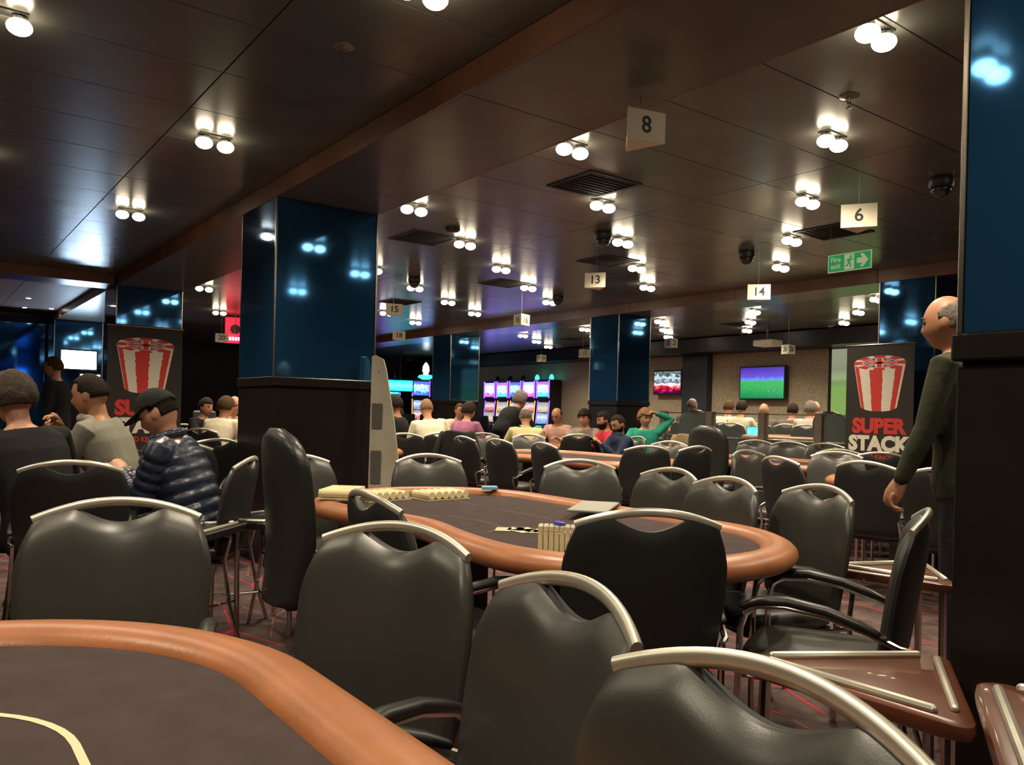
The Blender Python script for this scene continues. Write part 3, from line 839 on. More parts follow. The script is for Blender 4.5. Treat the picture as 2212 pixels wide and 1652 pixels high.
# ================================================================ BANNERS
PRED = mat('print_red', (.58, .035, .03), .6); PWHITE = mat('print_white', (.72, .68, .58), .6); PBLUE = mat('print_blue', (.03, .06, .30), .6)
PBLACK = mat('print_black', (.022, .017, .015), .55); PGREY = mat('print_grey', (.34, .31, .27), .6)
def banner(x, y, rz, label, W=.76, Hh=2.04):
    t = thing('roll_up_banner', label, 'banner', (x, y, 0), rz, group='roll-up banners')
    MB().box(-W / 2, W / 2, -.001, .001, .07, Hh).build('print_sheet', PBLACK, t)
    MB().tube([(-W / 2 - .01, 0, Hh), (W / 2 + .01, 0, Hh)], .011, 8).build('top_bar', CHROME, t, 'a')
    MB().box(-W / 2 - .02, W / 2 + .02, -.07, .07, 0, .07, bev=.015).build('base', CHROME, t)
    MB().tube([(0, .025, .06), (0, .012, Hh)], .008, 6).build('support_pole', CHROME, t)
    # chip stack print
    rx, ry = W * .385, W * .105; zc = Hh - .20; Hs = W * .62
    b = MB(); layers = 15; bands = 9
    edges = [-90, -74, -52, -22, 8, 38, 62, 80, 90]
    cols = [1, 0, 1, 0, 1, 0, 1, 0]
    cols = [1, 0, 1, 0, 1, 0, 1, 0]
    for L in range(layers):
        t0, t1 = L / layers, (L + .975) / layers
        j = random.uniform(-1.2, 1.2)
        for e in range(len(edges) - 1):
            a0, a1 = edges[e], edges[e + 1]
            if e > 0: a0 += j
            if e < len(edges) - 2: a1 += j
            st = 6; up = []; dn = []
            for k in range(st + 1):
                a = R(a0 + (a1 - a0) * k / st)
                for tt, arr in ((t0, up), (t1, dn)):
                    sc = 1 - .30 * tt
                    arr.append((rx * sc * math.sin(a), -.002, zc - tt * Hs - ry * sc * math.cos(a)))
            b.cur = cols[e]
            b.add(up + dn, [(k, k + 1, st + 2 + k, st + 1 + k) for k in range(st)])
    b.build('chip_stack_print', [PRED, PWHITE], t)
    b = MB()
    def disc(sx, y_, a0=0, a1=360, s_in=0.0, n=48, m=0):
        b.cur = m; st = max(3, int(n * abs(a1 - a0) / 360)); o_ = []; i_ = []
        for k in range(st + 1):
            a = R(a0 + (a1 - a0) * k / st)
            o_.append((rx * sx * math.cos(a), y_, zc + ry * sx * math.sin(a))); i_.append((rx * s_in * math.cos(a), y_, zc + ry * s_in * math.sin(a)))
        b.add(o_ + i_, [(k, k + 1, st + 2 + k, st + 1 + k) for k in range(st)])
    disc(1.0, -.0024, m=0)
    for k in range(8): disc(.995, -.0028, 22 + 45 * k - 8, 22 + 45 * k + 8, .70, m=1)
    disc(.66, -.0028, m=1, s_in=.62)
    disc(.60, -.0028, m=2)
    def bar(a, wd, m, y_):
        b.cur = m; c, s = math.cos(R(a)), math.sin(R(a)); r = .58
        P = [(-r, -wd), (r, -wd), (r, wd), (-r, wd)]
        b.add([(rx * (px * c - py * s), y_, zc + ry * (px * s + py * c)) for px, py in P], [(0, 1, 2, 3)])
    for a in (45, -45): bar(a, .10, 1, -.0031); bar(a, .045, 0, -.0034)
    for a in (0, 90): bar(a, .16, 1, -.0037); bar(a, .09, 0, -.0040)
    b.build('flag_top_print', [PRED, PWHITE, PBLUE], t)
    def line(s, size, m, z, bold, sx=1.0, nm='lettering'):
        text_mesh(s, size, m, nm, t, Matrix.Translation((0, -.0025, z)) @ Matrix.Rotation(PI / 2, 4, 'X'), bold=bold, sx=sx, ex=.0003)
    z0 = zc - Hs - .1
    line('SUPER', .215, PRED, z0 - .12, .012, .98)
    line('STACK', .215, PWHITE, z0 - .31, .012, 1.0)
    line('UNITED KINGDOM', .075, PRED, z0 - .455, .002, .85)
    line('Monthly deep stack tournament', .052, PGREY, z0 - .57, .0005, .95)
    line('at "The Poker Room" at', .052, PGREY, z0 - .65, .0005, .95)
    line('The Grosvenor Victoria Casino', .052, PGREY, z0 - .73, .0005, .95)
    return t
banner(2.03, 9.43, 0, 'black banner with poker chip stack behind the man in the cap')
banner(8.38, 4.62, R(-90), 'black SUPER STACK banner with poker chip stack near the right pillar')

# ================================================================ BALUSTRADE
GL = mat('balustrade_glass', (.55, .65, .62), .05, alpha=.07, spec=.5)
POST = mat('post_wood', (.14, .105, .075), .6, var=.15)
t = thing('glass_balustrade', 'glass balustrade with wooden posts along the raised area', 'railing', (9.02, 0, .2))
posts = [4.95, 5.72, 6.55, 7.42, 8.3]
for y in posts: MB().box(-.05, .05, y - .05, y + .05, 0, 1.09, bev=.004).build('post', POST, t)
for a, b_ in zip(posts[:-1], posts[1:]):
    MB().box(-.005, .005, a + .055, b_ - .055, .12, 1.06).build('glass_pane', GL, t)
    MB().tube([(0, a + .05, .73), (0, b_ - .05, .73)], .013, 8).build('rail', CHROME, t)
    MB().tube([(0, a + .05, 1.065), (0, b_ - .05, 1.065)], .008, 6).build('rail', CHROME, t)

# ================================================================ SCREENS
def tv(x, y, z, w_, h_, rz, m, label):
    t = thing('television', label, 'television', (x, y, z), rz)
    MB().box(-w_ / 2, w_ / 2, 0, .07, -h_ / 2, h_ / 2, bev=.006).build('casing', BLACKP, t)
    MB().box(-w_ / 2 + .03, w_ / 2 - .03, -.004, .001, -h_ / 2 + .03, h_ / 2 - .035).build('screen', m, t)
    MB().box(-.12, .12, .07, .10, -.1, .1).build('wall_bracket', BLACKP, t)
    return t
FOOT = screen_mat('football', [(0, (.0, .16, .05)), (.3, (.02, .30, .06)), (.56, (.04, .34, .08)), (.60, (.10, .25, .7)), (.7, (.10, .06, .5)), (1, (.05, .02, .28))], 1.5, 9, .16)
ft = tv(13.85, 10.12, 1.94, 1.1, .69, R(-90), FOOT, 'wall television showing a green football pitch')
b = MB()
for k in range(9): b.ell((random.uniform(-.4, .4), -.006, random.uniform(-.24, .0)), (.006, .001, .014), 6, 4)
b.build('players_print', mat('player_blue', (.2, .3, .6), .5, emit=(.5, .6, 1), es=.7), ft)
POK = screen_mat('poker_show', [(0, (.02, .0, .06)), (.18, (.25, .0, .02)), (.30, (.8, .05, .06)), (.42, (.75, .8, .85)), (.55, (.02, .03, .05)), (.72, (.5, .62, .7)), (.85, (.02, .02, .03)), (1, (.2, .25, .3))], 1.6, 5, .75)
tv(13.85, 12.68, 1.99, .86, .56, R(-90), POK, 'smaller wall television with a red and white show')
# projection screen with a football pitch
t = thing('projection_screen', 'pale green projection screen beside the right banner', 'screen', (13.93, 7.4, 1.05), R(-90))
PROJ = screen_mat('projected_pitch', [(0, (.25, .42, .10)), (.50, (.22, .40, .09)), (.58, (.20, .30, .12)), (.64, (.32, .42, .2)), (.75, (.24, .28, .17)), (1, (.30, .32, .22))], .95, 3, .06)
MB().box(-1.22, 1.22, -.002, .006, 0, 1.5).build('screen', PROJ, t)
MB().box(-1.28, -1.22, -.012, .02, -.05, 1.56, bev=.003).build('frame_side', DWOOD, t)
MB().box(1.22, 1.28, -.012, .02, -.05, 1.56, bev=.003).build('frame_side', DWOOD, t)
MB().box(-1.22, 1.22, -.012, .02, 1.5, 1.56, bev=.003).build('frame_top', mat('pale_trim', (.35, .3, .22), .6), t)
# white screens far left
WS = screen_mat('white_screen', [(0, (.5, .72, 1)), (1, (.62, .8, 1))], 26.0, 4, .3)
tv(2.555, 17.40, 2.02, .66, .41, 0, WS, 'glowing white screen at far left, the upper and larger one')
tv(2.755, 17.405, 1.57, .40, .42, 0, WS, 'glowing white screen at far left, the lower one')
# red lit signs
REDL = mat('red_light', (.6, .0, .02), .4, emit=(1, .015, .05), es=1.3); REDW = mat('red_core', (1, .4, .4), .4, emit=(1, .55, .6), es=3.0)
t = thing('red_sign', 'bright red lit sign beside the hanging number 20', 'sign', (4.66, 14.7, 2.34), R(-17))
MB().box(-.2, .2, 0, .05, 0, .16, bev=.01).build('case', REDL, t)
MB().tube([(0, .025, .16), (0, .025, CEIL - 2.34)], .008, 6).build('hanger', BLACKP, t)
for k in range(6): MB().box(-.15 + k * .05, -.115 + k * .05, -.006, 0, .05, .11).build('letter_block', REDW, t)
t = thing('red_light_box', 'tall red lit panel above the red sign beside the pillar', 'sign', (4.82, 15.2, 2.48), R(-17))
MB().box(-.18, .18, 0, .04, 0, .38, bev=.01).build('case', REDL, t)
MB().tube([(0, .02, .38), (0, .02, CEIL - 2.48)], .008, 6).build('hanger', BLACKP, t)
MB().lathe([(.09, -.004), (.09, .0), (.05, .002)], 16).build('emblem', mat('dark_emblem', (.08, .02, .02), .5), t).matrix_local = Matrix.Translation((0, -.002, .16)) @ Matrix.Rotation(PI / 2, 4, 'X')

# ---------------------------------------------------------------- slot machines
SCR = [screen_mat('slot_top_%d' % k, st, 5.0, 6, 1.0) for k, st in enumerate([
    [(.2, (.30, .03, .5)), (.36, (.30, .45, 1)), (.46, (.02, .06, .5)), (.52, (.34, .5, 1)), (.8, (.14, .14, .8))],
    [(.2, (.02, .25, .4)), (.38, (.28, .48, 1)), (.48, (.01, .05, .3)), (.58, (.34, .5, 1)), (.8, (.12, .05, .6))],
    [(.2, (.02, .05, .5)), (.38, (.14, .45, 1)), (.48, (.01, .04, .4)), (.58, (.24, .5, 1)), (.8, (.03, .04, .6))]])]
LOW = [screen_mat('slot_low_%d' % k, st, 1.3, 6, .8) for k, st in enumerate([
    [(0, (.2, .05, .05)), (.4, (.8, .3, .25)), (.6, (.7, .7, .75)), (1, (.3, .1, .1))],
    [(0, (.4, .25, .05)), (.4, (.7, .6, .4)), (.6, (.3, .5, .6)), (1, (.5, .2, .1))],
    [(0, (.1, .2, .4)), (.4, (.3, .5, .9)), (.6, (.7, .8, 1)), (1, (.1, .2, .5))]])]
PURP = mat('purple_glow', (.1, .02, .5), .4, emit=(.16, .06, 1.0), es=4.0)
AMBER = mat('amber_glow', (.8, .3, .05), .4, emit=(1, .38, .06), es=2.0)
TEAL = mat('teal_glow', (.0, .5, .5), .4, emit=(.05, .9, .85), es=3.0)
def slot_machine(x, y, rz, k, label, group='slot machines against the wall'):
    t = thing('slot_machine', label, 'slot machine', (x, y, 0), rz, group=group)
    b = MB(); prof = [(0, 0), (-.02, .7), (-.20, .76), (-.20, .82), (.02, .90), (.08, 1.55), (.05, 1.6), (.05, 2.12), (.45, 2.12), (.45, 0)]
    vs = [(-.27, y_, z_) for y_, z_ in prof] + [(.27, y_, z_) for y_, z_ in prof]; n = len(prof)
    b.add(vs, [tuple(range(n)), tuple(range(2 * n - 1, n - 1, -1))] + [(i, (i + 1) % n, n + (i + 1) % n, n + i) for i in range(n)])
    b.build('cabinet', BLACKP, t)
    MB().box(-.23, .23, .035, .052, 1.66, 2.06).build('top_screen', SCR[k % 3], t)
    M = Matrix.Translation((0, .018, .93)) @ Matrix.Rotation(R(-5.4), 4, 'X')
    MB().box(-.21, .21, -.012, .004, 0, .29, M).build('lower_screen', LOW[(k + 1) % 3], t)
    MB().box(-.21, .21, -.012, .004, .31, .58, M).build('upper_reel_screen', LOW[k % 3], t)
    for s in (-1, 1):
        MB().box(s * .26 - .012, s * .26 + .012, .02, .05, 1.62, 2.1).build('light_strip', PURP, t)
        MB().box(s * .25 - .012, s * .25 + .012, -.01, .03, .0, .62, M).build('light_strip', AMBER if k in (1, 2, 3) else PURP, t)
    MB().box(-.2, .2, -.19, -.06, .82, .86, bev=.006).build('button_deck', CHROME, t)
    for q_ in range(5): MB().lathe([(.022, .85), (.022, .872), (.01, .876)], 10, (-.14 + q_ * .07, -.13, 0)).build('button', TEAL, t)
    MB().lathe([(.06, 2.12), (.06, 2.2), (.03, 2.26), (.005, 2.27)], 14, (.1, .25, 0)).build('topper', TEAL if k in (3, 4) else BLACKP, t, 'a')
    return t
ords = ['leftmost', 'second from left', 'middle', 'second from right', 'rightmost']
for k in range(5):
    slot_machine(13.5, 19.3 - .62 * k, R(-90), k, 'glowing slot machine, %s of the row of five' % ords[k])
for k, (x, y) in enumerate([(10.2, 20.3), (10.9, 20.4), (12.0, 20.6)]):
    slot_machine(x, y, R(-18), k, 'slot machine left of the far pillar, %s of three' % ['leftmost', 'middle', 'rightmost'][k], 'slot machines left of the far pillar')
# round wheel displays above them and a lit topper
for k, (x, y, z, c) in enumerate([(10.0, 20.9, 2.35, REDL), (10.55, 21.0, 2.35, PWHITE), (10.0, 20.0, 1.95, PWHITE)]):
    t = thing('wheel_display', ['round red wheel display over the far slot machines', 'round grey wheel display over the far slot machines', 'lower round grey wheel display by the far slot machines'][k], 'display', (x, y, z), R(-18))
    MB().box(-.26, .26, .02, .1, -.2, .2, bev=.01).build('case', BLACKP, t)
    MB().tube([(.14 * math.cos(a), .0, .14 * math.sin(a)) for a in [2 * PI * i / 24 for i in range(24)]], .018, 6, closed=True).build('ring', c, t, 'all')
    MB().tube([(.06 * math.cos(a), .0, .06 * math.sin(a)) for a in [2 * PI * i / 16 for i in range(16)]], .012, 6, closed=True).build('inner_ring', c, t, 'all')
    MB().tube([(0, .06, .2), (0, .06, CEIL - z)], .015, 6).build('hanger', BLACKP, t)
CY = screen_mat('cyan_screen', [(0, (.0, .5, .7)), (.5, (.1, .8, .95)), (1, (.0, .55, .75))], 3.0, 4, .4)
ct = tv(10.75, 19.6, 1.88, .75, .36, R(-18), CY, 'cyan lit screen among the far slot machines')
MB().tube([(0, .085, .1), (0, .085, CEIL - 1.88)], .015, 6).build('hanger', BLACKP, ct)
t = thing('lit_topper', 'white and green lit bulb-shaped topper on the far machines', 'light', (12.05, 20.45, 2.12))
MB().lathe([(.06, .15), (.10, .25), (.09, .38), (.04, .47), (.01, .5)], 16).build('bulb', mat('topper_white', (1, 1, 1), .3, emit=(.9, 1, 1), es=5), t, 'all')
MB().lathe([(.05, .15), (.2, .12), (.24, .06), (.1, .0)], 16).build('collar', mat('topper_green', (.05, .6, .4), .4, emit=(.05, .9, .5), es=2.0), t, 'a')
# stools at the machines
STOOL = mat('stool_grey', (.06, .065, .075), .5)
def stool(x, y, deg, label):
    t = thing('slot_stool', label, 'chair', (x, y, 0), R(deg) - PI / 2, group='grey stools at the slot machines')
    MB().lathe([(.2, 0), (.2, .02), (.03, .03), (.03, .55)], 16).build('base', CHROME, t, 'a')
    MB().ell((0, 0, .6), (.2, .2, .06), 16, 8).build('seat', STOOL, t, 'all')
    b = MB(); b.box(-.19, .19, -.03, .03, 0, .5, Matrix.Translation((0, -.2, .62)) @ Matrix.Rotation(R(10), 4, 'X'), bev=.025); b.build('backrest', STOOL, t)
for k in range(5): stool(12.75, 19.25 - .62 * k, 0, 'grey high stool before a slot machine, %s of the five' % ords[k])
for k, (x, y) in enumerate([(9.95, 19.0), (10.6, 19.0), (11.35, 19.3)]): stool(x, y, 75, 'grey stool left of the far pillar, %s of three' % ['leftmost', 'middle', 'rightmost'][k])
for k, (x, y) in enumerate([(4.2, 14.6), (4.8, 15.0), (5.3, 15.6)]): stool(x, y, 60, 'dim grey stool behind the players left of the big pillar, %s of three' % ['leftmost', 'middle', 'rightmost'][k])

# ================================================================ PEOPLE
def head_points(off=0.0, n=40, m=30):
    rs = []
    for i in range(m + 1):
        la = -PI / 2 + PI * i / m; la = max(-1.55, min(1.55, la)); r_ = []
        for k in range(n):
            lo = 2 * PI * k / n
            x, y, z = math.cos(la) * math.sin(lo), math.cos(la) * math.cos(lo), math.sin(la)
            px, py, pz = .081 * x, .102 * y, .122 * z
            if z < 0:
                kz = -z; px *= 1 - .26 * kz * kz; py += .012 * kz
                if y < 0: py *= 1 - .30 * kz
            if y > 0:
                py += .021 * math.exp(-((x / .17) ** 2 + ((z + .16) / .20) ** 2))
                py += .006 * math.exp(-((x / .5) ** 2 + ((z - .26) / .10) ** 2))
                for s in (-1, 1): py -= .011 * math.exp(-(((x - s * .40) / .17) ** 2 + ((z - .10) / .12) ** 2))
                py += .006 * math.exp(-((x / .26) ** 2 + ((z + .47) / .07) ** 2)) - .005 * math.exp(-((x / .26) ** 2 + ((z + .55) / .04) ** 2))
                py += .013 * math.exp(-((x / .34) ** 2 + ((z + .86) / .18) ** 2))
            d = Vector((x, y, z))
            r_.append(Vector((px, py, pz)) + d * off)
        rs.append(r_)
    return rs

def remesh(mb, vox, smooth):
    me = mb.mesh('tmp', SKIN1)
    o = bpy.data.objects.new('tmp', me); C.objects.link(o)
    r = o.modifiers.new('r', 'REMESH'); r.mode = 'VOXEL'; r.voxel_size = vox; r.use_smooth_shade = True
    if smooth:
        s = o.modifiers.new('s', 'SMOOTH'); s.factor = .5; s.iterations = smooth
    bpy.context.view_layer.update()
    out = bpy.data.meshes.new_from_object(o.evaluated_get(bpy.context.evaluated_depsgraph_get()))
    bpy.data.objects.remove(o); bpy.data.meshes.remove(me)
    out.polygons.foreach_set('use_smooth', [True] * len(out.polygons))
    return out

def ik(s, w_, a, b, pole):
    d = w_ - s; L = min(d.length, a + b - .002); d = d.normalized()
    w_ = s + d * L
    x = (a * a - b * b + L * L) / (2 * L); h = math.sqrt(max(0, a * a - x * x))
    p = pole - d * pole.dot(d)
    if p.length < 1e-4: p = Vector((0, 0, -1))
    return s + d * x + p.normalized() * h, w_

def person(label, x, y, deg, top=1.32, z=0.0, stand=False, lean=10, side=0, arms='table', shirt=None, sleeve='long', skin=SKIN1, hair=None, hairstyle='short',
           beard=None, trousers=TROUS, yaw=0, pitch=10, vox=.014, puffer=False, hood=False, cap=None, wr_=None, wl_=None, collar=None, glasses=False, seat=True, pole=.55, group='people'):
    t = thing('person', label, 'person', (x, y, z), R(deg) - PI / 2, group)
    V = Vector
    le, si = R(lean), R(side)
    u = V((math.sin(si), math.sin(le) * math.cos(si), math.cos(le) * math.cos(si)))
    P = V((0, 0, .945)) if stand else V((0, -.03, .545))
    nd = (u + V((0, .10, .9))).normalized()
    T = (top - .118 - nd.z * .148 - P.z) / u.z
    T = max(.40, min(.58, T))
    N = P + u * T
    ax = V((1, 0, -u.x / max(.3, u.z) * .6)).normalized(); fwd = (u.cross(ax) * -1).normalized()
    Hc = N + nd * .148 + V((0, .022, 0))
    HM = Matrix.Translation(Hc) @ Matrix.Rotation(R(yaw), 4, 'Z') @ Matrix.Rotation(R(-pitch), 4, 'X')
    def torso(mb, g, k=1.0, hi=1.03):
        rs = []
        for tt, hw, hd in [(-.17, .12, .09), (-.12, .165, .125), (0, .172, .132), (.25, .155, .118), (.5, .170, .124), (.75, .186, .118), (.88, .175, .10), (.96, .12, .085), (1.03, .066, .066)]:
            if tt > hi: break
            c = P + u * (tt * T) + fwd * (.012 * math.sin(max(0, tt) * PI))
            r_ = []
            for i in range(28):
                a = 2 * PI * i / 28; ca, sa = math.cos(a), math.sin(a)
                r_.append(c + ax * ((hw * k + g) * (abs(ca) ** .85) * (1 if ca > 0 else -1)) + fwd * ((hd * k + g) * (abs(sa) ** .85) * (1 if sa > 0 else -1)))
            rs.append(r_)
        mb.rings(rs)
    sh = {s: N + ax * (.178 * s) - u * .055 for s in (-1, 1)}
    presets = {'table': ((.17, .42, .82), (-.17, .42, .82)), 'lap': ((.10, .34, .64), (-.10, .34, .64)), 'phone': ((.07, .33, .84), (-.05, .33, .83)),
               'down': ((.25, .05, .80), (-.25, .05, .80)), 'fold': ((-.02, .36, .82), (.02, .38, .83)), 'reach': ((.24, .50, .86), (-.2, .48, .84))}
    if not stand: presets['down'] = ((.24, .12, .60), (-.24, .12, .60))
    W = dict(zip((1, -1), [V(p) for p in presets[arms]]))
    if wr_: W[1] = V(wr_)
    if wl_: W[-1] = V(wl_)
    E = {}
    for s in (-1, 1): E[s], W[s] = ik(sh[s], W[s], .29, .26, V((pole * s, -.5, -.8)))
    LEG = {}
    for s in (-1, 1):
        if stand: LEG[s] = [P + V((.09 * s, 0, -.02)), V((.11 * s, .015, .50)), V((.12 * s, -.02, .09))]
        else: LEG[s] = [P + V((.095 * s, .02, -.005)), V((.13 * s, .40, .50)), V((.14 * s, .38, .09))]
    # body
    b = MB()
    hp = head_points()
    b.rings([[HM @ p for p in r_] for r_ in hp])
    for s in (-1, 1):
        b.ell(HM @ V((.079 * s, -.008, -.008)), (.011, .022, .034), 10, 8, (Matrix.Rotation(R(yaw), 3, 'Z')).to_4x4())
    b.tube([N - u * .06, N + nd * .03, Hc - nd * .05 - V((0, .02, 0))], [.066, .053, .052], 14)
    torso(b, -.012, .93)
    for s in (-1, 1):
        b.tube([sh[s] - ax * (.05 * s), sh[s], (sh[s] + E[s]) / 2, E[s], E[s] * .65 + W[s] * .35, W[s]], [.045, .048, .043, .038, .036, .025], 12, round_ends=True)
        h, k_, a_ = LEG[s]
        b.tube([h, h * .5 + k_ * .5, k_, k_ * .6 + a_ * .4, a_], [.075, .068, .05, .05, .036], 12, round_ends=True)
        b.tube([a_ + V((0, -.05, -.04)), a_ + V((0, .05, -.05)), a_ + V((0, .15, -.06))], [.035, .037, .028], 10, round_ends=True)
    me = remesh(b, vox, 2 if vox > .01 else 3)
    bm = bmesh.new(); bm.from_mesh(me)
    hb = MB()
    for s in (-1, 1):
        d = (W[s] - E[s]).normalized(); nrm = V((0, 0, -1)); nrm = (nrm - d * nrm.dot(d))
        if nrm.length < .2: nrm = V((0, -1, 0)) - d * V((0, -1, 0)).dot(d)
        nrm.normalize(); sd = d.cross(nrm) * s; sd.normalize()      # towards the thumb
        w0 = W[s]
        hb.tube([w0 - d * .015, w0 + d * .03, w0 + d * .065, w0 + d * .09], [.026, .036, .040, .036], 12, flat=.5, round_ends=True)
        for fi, (o_, L) in enumerate([(.030, .072), (.010, .082), (-.010, .076), (-.029, .060)]):
            p0 = w0 + d * .085 + sd * o_
            d1 = (d * .85 + nrm * .5).normalized(); d2 = (d * .35 + nrm * .95).normalized(); d3 = (nrm * .95 - d * .3).normalized()
            hb.tube([p0 - d * .02, p0, p0 + d1 * L * .45, p0 + d1 * L * .45 + d2 * L * .33, p0 + d1 * L * .45 + d2 * L * .33 + d3 * L * .25], [.0095, .0095, .009, .008, .0065], 8, round_ends=True)
        p0 = w0 + d * .03 + sd * .03
        d1 = (d * .6 + sd * .7 + nrm * .3).normalized(); d2 = (d * .85 + sd * .1 + nrm * .4).normalized()
        hb.tube([p0 - sd * .015, p0 + d1 * .035, p0 + d1 * .035 + d2 * .035], [.014, .011, .008], 8, round_ends=True)
    hm = hb.mesh('h', skin, 'all'); bm.from_mesh(hm); bpy.data.meshes.remove(hm)
    bm.to_mesh(me); bm.free(); me.materials.clear(); me.materials.append(skin)
    me.polygons.foreach_set('use_smooth', [True] * len(me.polygons)); me.polygons.foreach_set('material_index', [0] * len(me.polygons))
    body = obj('body', me, t)
    # eyes and brows
    for s in (-1, 1):
        MB().ell(HM @ V((.032 * s, .088, .012)), (.011, .006, .007), 8, 6, Matrix.Rotation(R(yaw), 3, 'Z').to_4x4()).build('eye', EYEM, t, 'all')
        MB().tube([HM @ V((.015 * s, .098, .034)), HM @ V((.036 * s, .094, .037)), HM @ V((.052 * s, .082, .031))], .0035, 6).build('eyebrow', hair or H_BROWN, t, 'all')
    # shirt or jacket
    if shirt:
        b = MB(); torso(b, .012, 1.0, .97 if not hood else 1.0)
        if puffer:
            rs = []
            for i in range(40):
                tt = -.16 + 1.12 * i / 39; prof = [(-.17, .165, .13), (0, .185, .145), (.25, .18, .14), (.5, .19, .145), (.75, .2, .135), (.88, .185, .115), (.97, .12, .09)]
                for (t0, w0, d0), (t1, w1, d1) in zip(prof[:-1], prof[1:]):
                    if t0 <= tt <= t1 + 1e-6:
                        f_ = (tt - t0) / (t1 - t0); hw, hd = w0 + (w1 - w0) * f_, d0 + (d1 - d0) * f_; break
                rdg = .014 * abs(math.sin(i * PI / 5))
                c = P + u * (tt * T); rs.append([c + ax * ((hw + rdg) * math.cos(a)) + fwd * ((hd + rdg) * math.sin(a)) for a in [2 * PI * q_ / 36 for q_ in range(36)]])
            b.rings(rs)
        for s in (-1, 1):
            end = W[s] - (W[s] - E[s]).normalized() * .015
            chain = [sh[s] - ax * (.06 * s), sh[s], sh[s].lerp(E[s], .5), E[s], E[s].lerp(end, .5), end]; rad = [.06, .066, .06, .052, .047, .036]
            if sleeve == 'short': chain = chain[:2] + [sh[s].lerp(E[s], .4), sh[s].lerp(E[s], .75)]; rad = [.06, .067, .063, .062]
            if puffer:
                c2 = []; r2 = []
                for a_, b_, ra, rb in zip(chain[:-1], chain[1:], rad[:-1], rad[1:]):
                    n_ = max(3, int((b_ - a_).length / .012))
                    for q_ in range(n_): f_ = q_ / n_; c2.append(a_.lerp(b_, f_)); r2.append(ra + (rb - ra) * f_)
                c2.append(chain[-1]); r2.append(rad[-1]); r2 = [r_ + .006 + .012 * abs(math.sin(i * PI / 4.5)) for i, r_ in enumerate(r2)]
                chain, rad = c2, r2
            b.tube(chain, rad, 14, round_ends=(sleeve != 'short'))
        if hood:
            b.tube([N + ax * (.085 * math.cos(a)) + fwd * (-.01 + .075 * math.sin(a)) + u * (.0 - .03 * math.sin(a)) for a in [PI * i / 14 + PI for i in range(15)]], .030, 10, round_ends=True)
            b.ell(N - fwd * .095 - u * .055, (.10, .045, .085), 14, 8)
        if collar == 'high':
            b.tube([N + ax * (.075 * math.cos(a)) + fwd * (.075 * math.sin(a)) + u * .02 for a in [2 * PI * i / 20 for i in range(20)]], .026, 8, closed=True)
        me = remesh(b, vox * (.75 if puffer else 1), 1 if puffer else 2); me.materials.clear(); me.materials.append(shirt); me.polygons.foreach_set('material_index', [0] * len(me.polygons))
        so = obj('jacket' if (puffer or hood) else 'shirt', me, t)
        if collar == 'shirt':
            MB().tube([N + ax * (.068 * math.cos(a)) + fwd * (.066 * math.sin(a)) + u * (.01 + .008 * math.cos(a * 2)) for a in [2 * PI * i / 20 for i in range(20)]], .012, 8, closed=True, flat=1.6).build('collar', shirt, so, 'all')
    b = MB()
    rs = []
    for tt, hw, hd in [(-.20, .12, .1), (-.14, .175, .14), (0, .18, .142), (.16, .165, .13)]:
        c = P + u * (tt * T); rs.append([c + ax * (hw * math.cos(a)) + fwd * (hd * math.sin(a)) for a in [2 * PI * q_ / 24 for q_ in range(24)]])
    b.rings(rs)
    for s in (-1, 1):
        h, k_, a_ = LEG[s]
        b.tube([h, h.lerp(k_, .5), k_, k_.lerp(a_, .5), a_ + V((0, 0, .01))], [.085, .08, .066, .06, .055], 14, round_ends=False)
        b.ell(k_, (.066, .066, .066), 12, 8)
    me = remesh(b, .016, 2); me.materials.clear(); me.materials.append(trousers); me.polygons.foreach_set('material_index', [0] * len(me.polygons))
    obj('trousers', me, t)
    for s in (-1, 1):
        a_ = LEG[s][2]
        MB().tube([V((a_.x, a_.y - .07, .04)), V((a_.x, a_.y, .05)), V((a_.x, a_.y + .08, .042)), V((a_.x, a_.y + .17, .032))], [.036, .044, .042, .03], 12, round_ends=True).build('shoe', SHOE, t, 'all')
    # hair
    def cap_shell(off, keep, name, m, thick=.0):
        hp = head_points(off, 40, 30); n = 40; mm = len(hp); b_ = MB(); vs = [p for r_ in hp for p in r_]; fs = []
        for i in range(mm - 1):
            for j in range(n):
                k = (j + 1) % n; c = (hp[i][j] + hp[i + 1][k]) / 2
                if keep(c.x / .077, c.y / .098, c.z / .118): fs.append((i * n + j, i * n + k, (i + 1) * n + k, (i + 1) * n + j))
        if keep(0, 0, 1): fs.append(tuple(range((mm - 1) * n, mm * n)))
        if name == 'hair':
            for q_ in range(len(vs)): vs[q_] = vs[q_] * (1 + random.uniform(-.5, .8) * off * 2.2)
        used_ = sorted({q_ for f in fs for q_ in f}); mp = {q_: i for i, q_ in enumerate(used_)}
        b_.add([HM @ vs[q_] for q_ in used_], [tuple(mp[q_] for q_ in f) for f in fs])
        o = b_.build(name, m, t, 'all')
        sm = o.modifiers.new('thickness', 'SOLIDIFY'); sm.thickness = max(.006, off); sm.offset = -1
        return o
